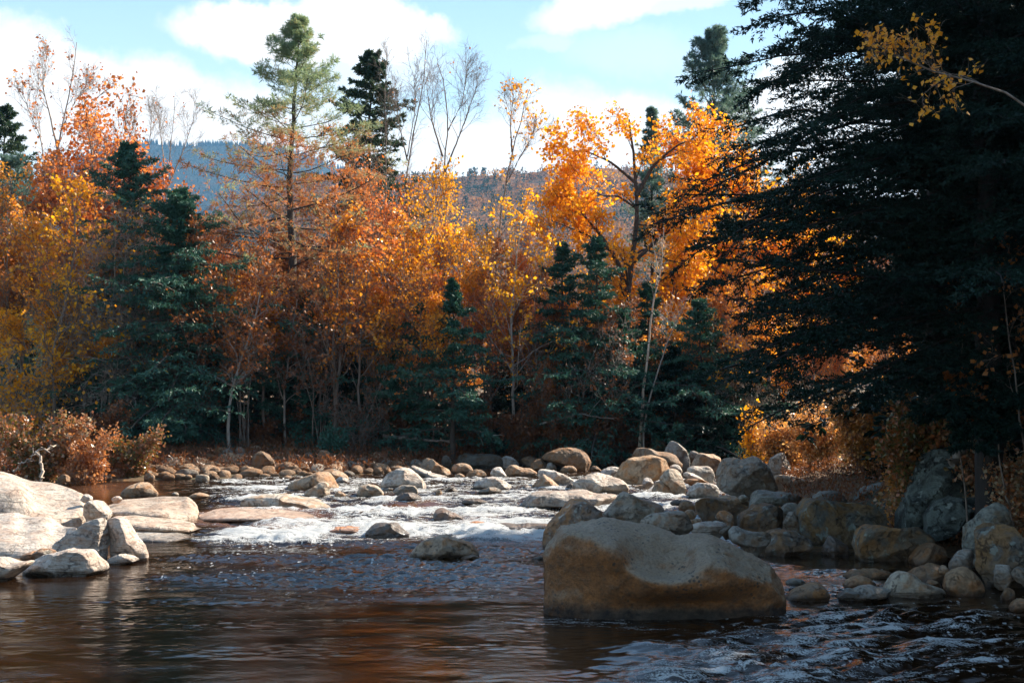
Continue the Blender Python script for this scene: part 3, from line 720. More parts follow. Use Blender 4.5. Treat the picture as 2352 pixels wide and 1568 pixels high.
def loft_rock(name, reg, top, ridge, base, m, label, Yf, lean=.1, dtop=1.0, dback=.8, belly=.12, cols=110, rough=.02, seed=1, dents=(), ext=.4, group=None, tint=(1, 1, 1), cat='rock'):
    """boulder with a front face (base..ridge) and a sloping top face (ridge..top); all three lines read off the photograph"""
    T, Rg, Bs = conv(reg, top), conv(reg, ridge), conv(reg, base)
    x0 = min(T[0, 0], Rg[0, 0], Bs[0, 0]); x1 = max(T[-1, 0], Rg[-1, 0], Bs[-1, 0])
    px = x0 + (x1 - x0) * (.5 - .5 * np.cos(np.linspace(0, PI, cols)))
    yt = np.interp(px, T[:, 0], T[:, 1]); yr = np.interp(px, Rg[:, 0], Rg[:, 1]); yb = np.interp(px, Bs[:, 0], Bs[:, 1])
    yr = np.clip(yr, yt, yb)
    ker = np.array([1, 2, 3, 2, 1]) / 9.
    for a in (yt, yr, yb): a[2:-2] = np.convolve(a, ker, 'valid')
    t = np.clip((px - x0) / (x1 - x0), 0, 1); w_ = np.clip(np.sin(PI * t), 0, 1) ** .45      # plan half-width: rounds off both ends
    Yr = Yf + lean
    prof = []
    def pt(yy, Yv):
        return np.array([P(a, b, c_) for a, b, c_ in zip(px, yy, np.broadcast_to(Yv, px.shape))])
    mid = Yf + (dtop + dback) * .35
    def Yw(v): return mid + (v - mid) * w_
    b_ = pt(yb, Yw(Yf)); r_ = pt(yr, Yw(Yr)); t_ = pt(yt, Yw(Yr + dtop))
    hgt_ = (b_[:, 2] * 0 + np.maximum(t_[:, 2] - b_[:, 2], .02))
    bel = b_.copy(); bel[:, 1] -= belly * w_; bel[:, 2] = b_[:, 2] * .6 + r_[:, 2] * .4; bel[:, 0] = .6 * b_[:, 0] + .4 * r_[:, 0]
    low = b_.copy(); low[:, 1] += .15 * w_; low[:, 2] -= ext * hgt_
    mt = (r_ + t_) / 2
    bk = t_.copy(); bk[:, 1] += dback * .75 * w_; bk[:, 2] -= .18 * hgt_; bk[:, 0] = t_[:, 0]
    bk2 = bk.copy(); bk2[:, 1] += dback * .25 * w_; bk2[:, 2] = b_[:, 2]
    bk3 = low.copy(); bk3[:, 1] = bk2[:, 1]
    ctl = np.stack([low, b_, bel, r_, mt, t_, bk, bk2, bk3], 1)      # (cols, 9, 3)
    # resample each closed profile
    n_ = 150; out_ = []
    for c_ in ctl:
        q = np.concatenate([c_, c_[:1]])
        seg = np.linalg.norm(np.diff(q, axis=0), axis=1) + 1e-5; d = np.concatenate([[0], np.cumsum(seg)])
        s_ = np.linspace(0, d[-1], n_, endpoint=False); r = np.stack([np.interp(s_, d, q[:, k]) for k in range(3)], 1)
        for _ in range(14): r = (np.roll(r, 1, 0) + 2 * r + np.roll(r, -1, 0)) / 4
        out_.append(r)
    G = np.array(out_)
    for _ in range(2): G[1:-1] = (G[:-2] + 2 * G[1:-1] + G[2:]) / 4
    ctr = G.reshape(-1, 3).mean(0); V = G.reshape(-1, 3) - ctr
    s = V[:, 0].max() - V[:, 0].min(); off = seed * 5.1
    dirn = nrm(V * np.array([.6, 1, 1.2]))
    V = V + dirn * (rough * s * (fbm(V / s * 4 + off, 4, .55) + .35 * fbm(V / s * 16 + off, 3, .6) + .16 * fbm(V / s * 60 + off, 3, .7) - .5 * sm(.30, .55, noise(V / s * 22 + off)) * .4))[:, None]
    for (a, b, Yd, rad, am) in dents:
        a, b = conv(reg, [(a, b)])[0]; c_ = P(a, b, Yd) - ctr
        g_ = np.exp(-(np.linalg.norm((V - c_) / np.array(rad), axis=1)) ** 2)
        V = V + g_[:, None] * np.array(am)
    I = np.arange(cols * n_).reshape(cols, n_); J = np.roll(I, -1, 1)
    Q = np.stack([I[:-1], I[1:], J[1:], J[:-1]], -1).reshape(-1, 4)
    capV = np.array([G[0].mean(0) - ctr, G[-1].mean(0) - ctr]); nV = len(V); V = np.concatenate([V, capV])
    c1 = np.stack([I[0], J[0], np.full(n_, nV)], 1); c2 = np.stack([J[-1], I[-1], np.full(n_, nV + 1)], 1)
    ob = link(name, mesh_np(name, V, [Q, c1, c2], [MR[m]]), None, ctr); ob.color = (*tint, 1)
    tag(ob, label, cat, group); return ob

loft_rock('boulder', '3', [(330, 985), (345, 900), (400, 825), (450, 742), (560, 722), (650, 698), (740, 672), (850, 666), (950, 688), (1100, 718), (1250, 765), (1330, 793), (1450, 778), (1560, 800), (1700, 868), (1850, 925), (2000, 1010), (2080, 1110), (2105, 1190), (2106, 1300)],
          [(330, 1010), (400, 880), (480, 800), (560, 800), (700, 850), (800, 910), (870, 960), (940, 1030), (1000, 1065), (1100, 1100), (1250, 1140), (1350, 1115), (1450, 1050), (1550, 1010), (1650, 1040), (1760, 1110), (1900, 1150), (2000, 1180), (2106, 1320)],
          [(328, 1380), (420, 1400), (700, 1430), (1000, 1440), (1300, 1455), (1550, 1478), (1750, 1455), (1900, 1430), (2060, 1400), (2106, 1340)],
          'boulder', 'huge rounded brown boulder with a hollowed grey top standing alone in the near water', hit(1640, 1432)[1] + .12, lean=-.20, dtop=1.35, dback=.8, belly=-.02, cols=220, rough=.026, seed=3,
          dents=[(1130, 990, 16.0, (.62, .9, .17), (0, .12, -.19)), (820, 880, 15.9, (.30, .5, .16), (0, -.05, .05)), (1600, 950, 16.0, (.38, .6, .16), (0, -.08, .06)), (560, 1200, 15.3, (.35, .3, .3), (-.02, .06, 0)),
                 (1250, 1370, 15.3, (.8, .35, .14), (0, .30, 0)), (700, 1000, 15.3, (.3, .3, .12), (0, -.07, .03)), (950, 1150, 15.3, (.12, .3, .3), (0, .10, 0)), (480, 860, 15.4, (.18, .3, .1), (0, .10, -.06)), (1500, 1200, 15.3, (.35, .3, .12), (0, -.09, 0)), (1800, 1360, 15.4, (.35, .3, .2), (0, .12, 0)), (1960, 1150, 15.6, (.22, .4, .3), (.03, .08, .0))], cat='boulder')

Yo = hit(150, 1325)[1]
PALE = (1.04, .99, .93)
ldg = 'ledges of the pale outcrop on the left bank'
loft_rock('granite_ledge', 'c', [(-700, 40), (0, 83), (90, 125), (250, 185), (420, 190), (560, 215), (720, 265), (840, 315), (900, 410), (918, 600)],
          [(-700, 320), (0, 285), (100, 268), (240, 285), (330, 455), (480, 510), (600, 525), (720, 535), (800, 500), (870, 470), (918, 610)],
          [(-700, 540), (0, 535), (60, 555), (300, 565), (500, 570), (570, 655), (740, 665), (830, 660), (918, 640)],
          'pale', 'long tilted pale slab forming the top of the left outcrop with a shaded undercut side', 24.2, lean=.3, dtop=3.4, dback=1.2, belly=0, seed=11, rough=.016, group=ldg, tint=PALE, ext=.8,
          dents=[(300, 400, 24.6, (.5, .5, .3), (0, .3, -.1))])
loft_rock('granite_ledge', 'c', [(-700, 520), (0, 525), (60, 515), (130, 505), (250, 562), (400, 552), (500, 565), (570, 652), (700, 665), (830, 668), (850, 760), (800, 880)],
          [(-700, 860), (0, 830), (100, 840), (220, 850), (400, 845), (500, 880), (600, 900), (700, 930), (800, 900)],
          [(-700, 1050), (0, 1010), (150, 1020), (300, 1040), (590, 1000), (700, 980), (800, 900)],
          'pale', 'smooth wavy white ledge below the tilted slab on the left shore', 21.3, lean=.25, dtop=2.1, dback=1.0, belly=.05, seed=13, rough=.014, group=ldg, tint=(1.08, 1.04, 1.0), ext=.9)
rock_from_outline('granite_ledge', 'c', [(-160, 1240), (-160, 990), (0, 985), (80, 990), (190, 1045), (345, 1020), (260, 1110), (110, 1210), (0, 1230)], 'pale', 'low pale hump at the left frame edge just above the water', 15, depth=.5, ang=.2, group=ldg, tint=PALE, cut=2)
rock_from_outline('granite_ledge', 'c', [(575, 960), (600, 870), (720, 770), (810, 720), (890, 645), (1000, 598), (1110, 585), (1160, 700), (1180, 830), (1200, 960), (1150, 1065), (1060, 1000), (900, 900), (760, 900)], 'pale', 'grey angular chunk of outcrop with a dark crevice on its right, at the left shore', 17, Yv=21.4, depth=.44, ang=1.0, group=ldg, sub=6, strata=.35, tint=(.92, .9, .88), exy=.7)
rock_from_outline('granite_ledge', 'c', [(1135, 980), (1150, 800), (1120, 640), (1150, 585), (1280, 578), (1350, 640), (1430, 740), (1520, 850), (1585, 965), (1500, 998), (1400, 1010), (1230, 1000)], 'pale', 'pinkish sloping wedge at the right tip of the left outcrop', 19, Yv=21.6, depth=.45, ang=.9, group=ldg, sub=6, tint=(1.15, 1.02, .94), exy=.7)
rock_from_outline('granite_ledge', 'c', [(255, 1150), (270, 1090), (400, 992), (560, 940), (800, 888), (980, 880), (1050, 980), (1165, 1105), (1110, 1150), (990, 1182), (880, 1180), (560, 1195), (350, 1165)], 'pale', 'smooth white dome of rock nearest the camera on the left shore', 23, depth=.42, ang=.45, group=ldg, sub=6, tint=(1.06, 1.02, .98), cut=4)
rock_from_outline('rock', 'c', [(1145, 1065), (1150, 1010), (1200, 970), (1350, 945), (1420, 960), (1475, 1020), (1400, 1045), (1250, 1065)], 'pale', 'small white wedge stone lying against the foot of the left outcrop', 29, depth=.4, ang=.8, tint=PALE)
rock_from_outline('rock', 'c', [(175, 1015), (260, 950), (420, 918), (445, 880), (560, 900), (590, 945), (480, 1000), (380, 1025)], 'rust', 'jumble of reddish broken stone wedged in a hollow of the left outcrop', 31, Yv=20.6, depth=.35, ang=.9, tint=(1.5, 1.3, 1.2))
rock_from_outline('rock', 'c', [(850, 400), (855, 340), (900, 320), (950, 350), (975, 400), (900, 412)], 'pale', 'small grey stone perched at the upper right end of the tilted slab', 37, Yv=25.5, ang=.8)
rock_from_outline('granite_ledge', 'c', [(895, 620), (900, 480), (930, 405), (1000, 393), (1065, 420), (1135, 500), (1158, 580), (1050, 610)], 'pale', 'block with a shadowed front and pink right side at the end of the tilted slab', 41, Yv=24.9, ang=.9, depth=.5, group=ldg, tint=(1, .95, .9))
loft_rock('granite_ledge', 'c', [(1060, 470), (1180, 425), (1270, 385), (1500, 368), (1700, 348), (1950, 350), (2030, 410), (2075, 540)], [(1060, 500), (1200, 515), (1350, 500), (1500, 525), (1700, 520), (1900, 560), (2000, 540), (2075, 570)],
          [(1060, 550), (1300, 560), (1600, 585), (1900, 606), (2075, 606)], 'pale', 'flat layered tan ledge reaching from the left outcrop into the stream', 26.9, lean=.1, dtop=3.0, dback=.8, belly=0, seed=43, rough=.017, group=ldg, tint=(1.0, .90, .80))
loft_rock('granite_ledge', 'c', [(1120, 600), (1200, 562), (1400, 548), (1700, 578), (2000, 632), (2040, 690)], [(1120, 640), (1400, 640), (1700, 665), (1950, 680), (2040, 692)],
          [(1120, 700), (1450, 708), (1700, 712), (1950, 718), (2040, 702)], 'pale', 'thin lower layer of the flat ledge with its tip touching white water', 25.4, lean=.1, dtop=1.5, dback=.8, belly=0, seed=47, rough=.016, group=ldg, tint=(1.05, .96, .86))
loft_rock('granite_ledge', 'c', [(1320, 740), (1400, 700), (1600, 690), (1850, 715), (2015, 790)], [(1320, 780), (1600, 800), (1850, 808), (2015, 800)],
          [(1320, 830), (1600, 840), (1900, 838), (2015, 812)], 'pale', 'pale shelf sloping under the water beside the pink wedge', hit(360, 1246)[1], lean=.1, dtop=1.1, dback=.8, belly=0, seed=53, rough=.010, group=ldg, tint=(.95, .97, .96))
loft_rock('granite_ledge', 'c', [(2085, 540), (2250, 480), (2500, 462), (2900, 470), (3200, 515), (3400, 575)], [(2085, 590), (2400, 575), (2800, 578), (3200, 584), (3400, 590)],
          [(2085, 606), (2400, 600), (2800, 596), (3200, 604), (3400, 600)], 'pale', 'broad pinkish shelf glazed with running water between the flat ledge and the rapids', 27.2, lean=.1, dtop=2.2, dback=.6, belly=0, seed=57, rough=.014, group=ldg, tint=(1.0, .84, .74), ext=.5)
rock_from_outline('rock', 'c', [(1240, 345), (1290, 265), (1340, 225), (1450, 210), (1570, 215), (1630, 270), (1675, 335), (1560, 355)], 'tan', 'brown-grey flat-topped boulder standing in the quiet inlet behind the flat ledge', 59, ang=.6, depth=.4)
rock_from_outline('rock', 'c', [(1155, 400), (1180, 355), (1240, 350), (1292, 380), (1250, 405)], 'pale', 'small pinkish white stone at the left end of the layered ledge', 61, ang=.7, Yv=28.5, tint=(1.2, 1.05, 1))
rock_from_outline('rock', 'c', [(1780, 335), (1810, 310), (1850, 308), (1880, 340)], 'grey', 'tiny grey stone in the inlet left of the low flat stone', 67)
rock_from_outline('rock', 'c', [(1955, 368), (2000, 330), (2080, 312), (2150, 322), (2200, 350), (2100, 372)], 'tan', 'low flat tan stone just above the water in the inlet', 71, ang=.2)

RK = [  # region, material, outline, label, (Y, angularity, tint, depth)
('2', 'tan', [(308, 605), (330, 550), (440, 490), (500, 480), (560, 462), (640, 478), (700, 560), (728, 605), (560, 612)], 'twin-humped tan boulder at the edge of the gravel bar', dict(ang=.4)),
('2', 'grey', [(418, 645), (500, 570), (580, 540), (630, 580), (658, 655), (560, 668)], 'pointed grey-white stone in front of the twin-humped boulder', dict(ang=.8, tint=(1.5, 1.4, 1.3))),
('2', 'tan', [(650, 662), (665, 620), (710, 612), (755, 640), (740, 668)], 'small dull stone right of the pointed stone', {}),
('2', 'tan', [(590, 545), (610, 470), (680, 455), (740, 480), (785, 550)], 'stone on the gravel bar behind the twin-humped boulder', dict(Y=37.5)),
('2', 'pale', [(665, 548), (690, 505), (740, 498), (782, 545), (730, 556)], 'small rounded pink stone at the waterline of the gravel bar', {}),
('2', 'grey', [(838, 652), (860, 580), (900, 565), (980, 560), (1025, 590), (1050, 652), (940, 662)], 'flat-topped grey boulder with a pale top in the upper riffle', dict(ang=.9, tint=(1.4, 1.3, 1.2))),
('2', 'pale', [(1030, 590), (1050, 520), (1120, 440), (1200, 423), (1300, 480), (1380, 570), (1388, 602), (1200, 608)], 'large bright cone-shaped boulder with a glaring white right side', dict(ang=.5, tint=(1.1, 1.05, 1), sub=6)),
('2', 'grey', [(1118, 640), (1150, 585), (1230, 555), (1290, 575), (1325, 640), (1200, 650)], 'grey rounded stone in front of the bright cone-shaped boulder', {}),
('2', 'dark', [(1095, 690), (1150, 640), (1230, 615), (1300, 640), (1375, 685), (1250, 700)], 'low dark wet stone washed by the riffle below the cone-shaped boulder', dict(ang=.4)),
('2', 'grey', [(1030, 612), (1060, 592), (1130, 585), (1120, 612)], 'thin flat stone at the left foot of the bright cone-shaped boulder', {}),
('2', 'tan', [(1305, 470), (1320, 395), (1380, 352), (1480, 390), (1560, 450), (1602, 505), (1560, 525), (1400, 500)], 'tilted brown-grey boulder leaning above the riffle behind the cone-shaped boulder', dict(ang=.7, Y=40.5)),
('2', 'pale', [(1232, 415), (1245, 400), (1300, 425), (1400, 468), (1575, 500), (1560, 530), (1375, 525)], 'long slanted pink slab below the tilted boulder', dict(ang=.7, Y=39)),
('2', 'tan', [(1572, 470), (1590, 410), (1660, 388), (1720, 405), (1758, 470), (1660, 480)], 'round speckled boulder right of the tilted boulder', dict(ang=.15)),
('2', 'brown', [(1685, 512), (1720, 455), (1820, 443), (1865, 490), (1840, 515)], 'low brown stone below the round speckled boulder', {}),
('2', 'tan', [(1600, 515), (1620, 480), (1670, 474), (1702, 512)], 'little tan stone under the round speckled boulder', {}),
('2', 'pale', [(1728, 592), (1770, 530), (1880, 488), (1980, 530), (2072, 602), (1900, 610)], 'white turtle-shaped boulder in the middle of the riffle', dict(ang=.4, sub=6)),
('2', 'grey', [(1780, 625), (1830, 590), (1920, 583), (1985, 618), (1880, 630)], 'low wet stone just in front of the turtle-shaped boulder', {}),
('2', 'tan', [(2000, 500), (2005, 440), (2060, 405), (2200, 440), (2260, 485), (2130, 505)], 'broad tan slab with a flat sloping face behind the riffle', dict(ang=.8)),
('2', 'pale', [(1965, 420), (1970, 350), (2010, 332), (2080, 365), (2120, 420), (2040, 425)], 'pale wedge behind the broad tan slab', dict(ang=.8, Y=45)),
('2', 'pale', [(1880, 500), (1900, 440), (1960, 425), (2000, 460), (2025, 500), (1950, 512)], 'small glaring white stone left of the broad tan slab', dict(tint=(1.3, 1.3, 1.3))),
('2', 'dark', [(2080, 600), (2120, 572), (2190, 565), (2232, 592), (2160, 604)], 'thin dark stone awash left of the white pyramid', {}),
('2', 'tan', [(1450, 640), (1470, 605), (1500, 600), (1515, 638)], 'tiny pink stone in the riffle below the cone-shaped boulder', {}),
('2', 'dark', [(1500, 620), (1550, 580), (1590, 575), (1645, 618), (1570, 626)], 'low brown triangular stone in the middle riffle', {}),
('2', 'dark', [(1650, 712), (1690, 675), (1800, 672), (1885, 708), (1770, 718)], 'dark flat stone with foam sliding over it in mid-stream', dict(ang=.1)),
('2', 'dark', [(1430, 842), (1458, 765), (1520, 745), (1600, 788), (1710, 842), (1560, 850)], 'wet brown wedge with threads of water falling over it', dict(ang=.7, tint=(1.4, 1.2, 1.1))),
('2', 'dark', [(908, 968), (930, 912), (1000, 862), (1060, 850), (1130, 858), (1180, 890), (1290, 965), (1100, 975)], 'dark humped rock alone in the whitewater', dict(ang=.5, sub=6)),
('2', 'tan', [(1245, 1135), (1330, 1040), (1400, 980), (1480, 965), (1550, 970), (1680, 1000), (1740, 1040), (1795, 1118), (1700, 1132), (1500, 1146)], 'tan creased rock alone in the open pool below the rapids', dict(ang=.8, tint=(.95, 1, 1.05), sub=6)),
('2', 'tan', [(1640, 1146), (1680, 1122), (1760, 1116), (1815, 1140), (1730, 1150)], 'thin flat stone at the right foot of the creased rock', {}),
('2', 'rust', [(2208, 1150), (2230, 1125), (2290, 1122), (2318, 1148)], 'tiny reddish stone beside the left edge of the huge boulder', {}),
('2', 'dark', [(1870, 925), (1900, 880), (2000, 865), (2100, 882), (2250, 868), (2400, 880), (2400, 925), (2150, 930)], 'long dark sill under a thin sheet of falling water left of the orange rock', dict(ang=.2, ext=.2)),
('2', 'grey', [(-90, 735), (-60, 680), (0, 650), (200, 644), (400, 665), (560, 700), (660, 758), (430, 752), (150, 740)], 'long flat blue-grey slab awash beyond the layered ledge', dict(ang=.4, tint=(1.5, 1.5, 1.5), sub=6)),
('2', 'rust', [(540, 942), (600, 905), (760, 895), (900, 905), (905, 940), (720, 948)], 'low red-brown shelf breaking the foam left of the dark humped rock', dict(ang=.1, tint=(2, 1.5, 1.4), ext=.2)),
('2', 'rust', [(1655, 915), (1700, 865), (1790, 845), (1880, 870), (1870, 912), (1760, 920)], 'glistening orange-brown shelf between the two falling sheets of water', dict(ang=.1, tint=(1.8, 1.4, 1.2), ext=.2)),
# centre right pile
('b', 'brown', [(25, 340), (80, 270), (250, 213), (350, 208), (520, 230), (620, 300), (662, 385), (600, 485), (450, 475), (220, 405)], 'big smooth dark brown boulder below the brown brush on the far bank', dict(ang=.2, sub=6)),
('b', 'grey', [(528, 260), (560, 170), (608, 115), (750, 143), (900, 190), (972, 240), (985, 440), (760, 455), (640, 430), (600, 330)], 'tall blue-grey block with a rusty foot behind the smooth brown boulder', dict(ang=.8, Y=48, tint=(.8, .9, .95))),
('b', 'brown', [(260, 492), (290, 430), (370, 413), (440, 430), (472, 490), (360, 498)], 'small tan dome at the foot of the smooth dark brown boulder', dict(ang=.1, tint=(1.3, 1.3, 1.3))),
('b', 'grey', [(92, 485), (110, 390), (150, 362), (210, 410), (228, 482)], 'upright light grey stone left of the small tan dome', dict(tint=(1.3, 1.3, 1.3))),
('b', 'brown', [(-90, 480), (-60, 350), (0, 325), (60, 350), (130, 470)], 'rough brown rock left of the upright grey stone', dict(tint=(1.2, 1.1, 1))),
('b', 'brown', [(600, 485), (640, 405), (700, 425), (765, 490)], 'dark pointed stone wedged right of the smooth brown boulder', {}),
('b', 'pale', [(730, 500), (800, 430), (880, 420), (970, 440), (960, 520), (860, 555), (790, 545)], 'glaring pale stone left of the great cream boulder', dict(ang=.7)),
('b', 'tan', [(875, 560), (980, 440), (1010, 380), (1080, 330), (1200, 300), (1300, 285), (1370, 273), (1470, 320), (1515, 400), (1550, 465), (1450, 600), (1250, 620), (1100, 660)], 'great cream-coloured boulder in the middle of the rock pile', dict(ang=.5, tint=(1.15, 1.1, 1.0), sub=6)),
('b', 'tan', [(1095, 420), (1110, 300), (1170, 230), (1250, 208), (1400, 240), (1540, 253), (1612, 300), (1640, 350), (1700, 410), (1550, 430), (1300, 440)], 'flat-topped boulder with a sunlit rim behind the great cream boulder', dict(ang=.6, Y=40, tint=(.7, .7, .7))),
('b', 'grey', [(1440, 260), (1520, 160), (1580, 128), (1650, 160), (1740, 240), (1785, 335), (1772, 425), (1690, 410), (1560, 400)], 'peaked blue-grey boulder with a brown lower half at the back of the pile', dict(ang=.7, Y=42, tint=(1, 1.05, 1.1))),
('b', 'brown', [(1300, 240), (1330, 150), (1400, 103), (1480, 130), (1520, 230), (1400, 260)], 'dark brown boulder in the brush left of the peaked blue-grey boulder', dict(Y=47, tint=(.7, .7, .7))),
('b', 'grey', [(1768, 330), (1780, 260), (1840, 238), (1900, 270), (1905, 325), (1840, 345)], 'round light grey boulder right of the peaked blue-grey boulder', dict(ang=.1, Y=43)),
('b', 'tan', [(1865, 262), (1880, 235), (2000, 245), (2200, 275), (2230, 298), (2050, 290)], 'long thin slab lying on the back of the rock pile', dict(Y=47, ang=.5)),
('b', 'tan', [(1800, 440), (1850, 340), (1890, 290), (1910, 262), (2000, 262), (2220, 298), (2230, 380), (2180, 470), (1950, 470)], 'wide tan boulder behind the striped boulder with a bright rim', dict(ang=.6, Y=39)),
('b', 'pale', [(1540, 490), (1550, 430), (1610, 398), (1680, 415), (1712, 500), (1620, 500)], 'smooth rounded white-topped stone right of the great cream boulder', dict(ang=.1, Y=36)),
('b', 'pale', [(1745, 510), (1750, 450), (1800, 428), (1980, 418), (2040, 450), (2078, 540), (2040, 604), (1900, 590), (1800, 550)], 'white-topped egg-shaped boulder with an orange end', dict(ang=.4, tint=(.95, .92, .86), Y=34.5)),
('b', 'pale', [(1712, 540), (1715, 500), (1760, 488), (1900, 540), (1980, 595), (1930, 612), (1800, 570)], 'long white finger-shaped stone under the egg-shaped boulder', dict(ang=.1, Y=33.3)),
('b', 'grey', [(1440, 620), (1450, 570), (1500, 490), (1560, 458), (1650, 473), (1722, 540), (1745, 640), (1710, 740), (1600, 720)], 'mottled grey and ochre boulder with sun flecks above the round stone', dict(ang=.6, Y=32.3, tint=(1.3, 1.2, 1.1))),
('b', 'tan', [(1300, 745), (1350, 660), (1400, 600), (1480, 588), (1580, 640), (1632, 700), (1640, 768), (1400, 772)], 'round sun-flecked boulder with a dark hollow on its left', dict(ang=.3)),
('b', 'pale', [(1213, 640), (1240, 575), (1285, 552), (1340, 580), (1368, 640), (1290, 655)], 'small white cone-shaped pebble below the great cream boulder', dict(Y=33.3)),
('b', 'tan', [(1105, 660), (1130, 612), (1180, 603), (1222, 655)], 'small tan stone left of the white cone-shaped pebble', {}),
('b', 'tan', [(1108, 695), (1150, 655), (1250, 640), (1340, 665), (1330, 700), (1200, 700)], 'low flat stones at the water below the white cone-shaped pebble', {}),
('b', 'pale', [(1632, 765), (1650, 728), (1700, 718), (1740, 745), (1730, 768)], 'tiny white stone between the round boulder and the jagged boulder', {}),
('b', 'pale', [(1750, 820), (1780, 680), (1850, 618), (2000, 608), (2080, 650), (2122, 720), (2090, 815), (1900, 800)], 'jagged white and brown boulder above the small chute', dict(ang=.9, sub=6)),
('b', 'brown', [(1725, 620), (1740, 565), (1850, 562), (1990, 600), (2060, 625), (1900, 640)], 'brown slab tucked behind the jagged white boulder', dict(Y=33.0, tint=(1.2, 1.1, 1))),
('3', 'grey', [(1598, 480), (1602, 380), (1612, 300), (1650, 240), (1720, 220), (1800, 250), (1880, 233), (1940, 280), (1990, 350), (2015, 430), (2022, 490), (1900, 560), (1700, 535), (1620, 500)], 'huge twin-topped boulder with swirling stripes at the right of the pile', dict(ang=.5, sub=6, tint=(.85, .8, .75), Y=30.5)),
('b', 'pale', [(392, 705), (430, 600), (600, 530), (740, 503), (900, 560), (1000, 575), (1080, 640), (1115, 705), (920, 755), (700, 750)], 'tent-shaped boulder with a dark left face and a glaring white right face', dict(ang=.9, sub=6, tint=(.9, .86, .8))),
('b', 'tan', [(-70, 695), (-30, 600), (50, 518), (100, 530), (200, 610), (282, 695), (100, 700)], 'tan pyramid-shaped rock at mid-stream', dict(ang=.9)),
('b', 'pale', [(8, 560), (20, 465), (100, 458), (300, 510), (440, 600), (400, 640), (250, 640), (100, 600)], 'glaring white slab behind the pyramid-shaped rock', dict(ang=.6, tint=(1.2, 1.2, 1.2), Y=34.8)),
('b', 'dark', [(295, 705), (340, 640), (400, 615), (440, 700)], 'small dark stone left of the tent-shaped boulder', {}),
('b', 'pale', [(-190, 905), (-120, 820), (-60, 745), (100, 720), (300, 712), (430, 698), (560, 720), (700, 755), (920, 750), (880, 830), (700, 920), (400, 900), (200, 930)], 'long low whitish ledge with a shaded front awash in the rapids', dict(ang=.5, sub=6, tint=(.85, .8, .76))),
('b', 'rust', [(55, 1262), (100, 1130), (200, 950), (340, 860), (460, 813), (560, 830), (650, 900), (745, 965), (720, 1050), (400, 1220), (180, 1270)], 'orange-brown slanting rock peeping over the left shoulder of the huge boulder', dict(ang=.7, sub=6, tint=(1.5, 1.4, 1.4), Y=23.5)),
('b', 'grey', [(700, 1030), (800, 880), (950, 750), (1080, 718), (1250, 740), (1380, 830), (1485, 925), (1440, 980), (1300, 1020), (1100, 1080)], 'broad dark-fronted boulder with a creased light top behind the huge boulder', dict(ang=.7, sub=6, tint=(1.15, 1.05, .95), Y=24)),
('b', 'grey', [(1190, 1060), (1300, 990), (1450, 958), (1600, 953), (1720, 960), (1770, 1040), (1835, 1180), (1600, 1240), (1250, 1180)], 'plain grey rounded rock behind the top of the huge boulder', dict(ang=.3, sub=6, tint=(1.1, 1.05, 1), Y=20.5)),
('b', 'brown', [(1640, 950), (1660, 860), (1750, 835), (1860, 860), (1870, 950)], 'brown stone left of the dark cracked slab', dict(Y=27)),
('b', 'dark', [(1560, 870), (1590, 825), (1700, 812), (1810, 835), (1800, 862), (1650, 872)], 'thin dark stone in the small chute', dict(Y=28.5)),
('b', 'tan', [(1730, 1000), (1745, 945), (1820, 935), (1880, 980), (1865, 1040), (1780, 1045)], 'dull stone below the brown stone in the gap', dict(Y=25)),
('b', 'tan', [(1740, 1100), (1760, 1050), (1850, 1035), (1940, 1045), (1900, 1090)], 'thin ochre stone above the white block', dict(Y=24)),
('3', 'brown', [(1422, 610), (1430, 558), (1500, 530), (1650, 545), (1842, 590), (1838, 640), (1720, 705), (1560, 695), (1480, 690)], 'dark cracked slab with a grey weathered top', dict(ang=.6, sub=6, tint=(.75, .8, .85), Y=26)),
('b', 'rust', [(2090, 1040), (2150, 950), (2220, 938), (2290, 1000), (2310, 1115), (2150, 1070)], 'small orange block beneath the dark cracked slab', dict(Y=24, ang=.8, tint=(1.7, 1.5, 1.4))),
('b', 'pale', [(1775, 1130), (1870, 1080), (2060, 1080), (2120, 1048), (2200, 1080), (2265, 1115), (2140, 1220), (1850, 1220)], 'sunlit white block behind the right shoulder of the huge boulder', dict(Y=22.5, ang=.6, tint=(.9, .86, .8))),
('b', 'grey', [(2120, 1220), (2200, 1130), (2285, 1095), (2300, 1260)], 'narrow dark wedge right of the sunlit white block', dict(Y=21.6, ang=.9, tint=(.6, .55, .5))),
('3', 'grey', [(1685, 850), (1710, 738), (1790, 763), (1900, 770), (1990, 790), (1960, 900), (1820, 930)], 'smooth grey block right of the narrow dark wedge', dict(Y=21.2, ang=.6)),
('3', 'rust', [(1742, 740), (1748, 655), (1860, 590), (1980, 545), (2050, 568), (2092, 650), (2088, 770), (2000, 800), (1850, 790)], 'brown slanted block facing the camera above the right pool', dict(Y=24, ang=.9, sub=6, tint=(.75, .75, .75))),
('3', 'grey', [(1842, 610), (1850, 540), (1880, 480), (1960, 468), (2080, 500), (2212, 510), (2235, 600), (2050, 610)], 'grey-topped boulder row right behind the brown slanted block', dict(Y=28, ang=.4, tint=(.7, .75, .75), sub=6)),
('3', 'grey', [(1752, 550), (1770, 515), (1810, 510), (1842, 550)], 'tiny light grey stone at the foot of the huge twin-topped boulder', dict(Y=28.6, tint=(1.4, 1.5, 1.5))),
('3', 'tan', [(1600, 545), (1640, 518), (1740, 520), (1850, 560), (1840, 585), (1700, 575)], 'thin brown slab lying in front of the huge twin-topped boulder', dict(Y=28.8)),
('4', 'tan', [(145, 660), (150, 520), (220, 510), (330, 535), (430, 575), (485, 630), (470, 690), (300, 690)], 'smooth pinkish-brown boulder half under the orange bush', dict(Y=31.5, ang=.2, sub=6)),
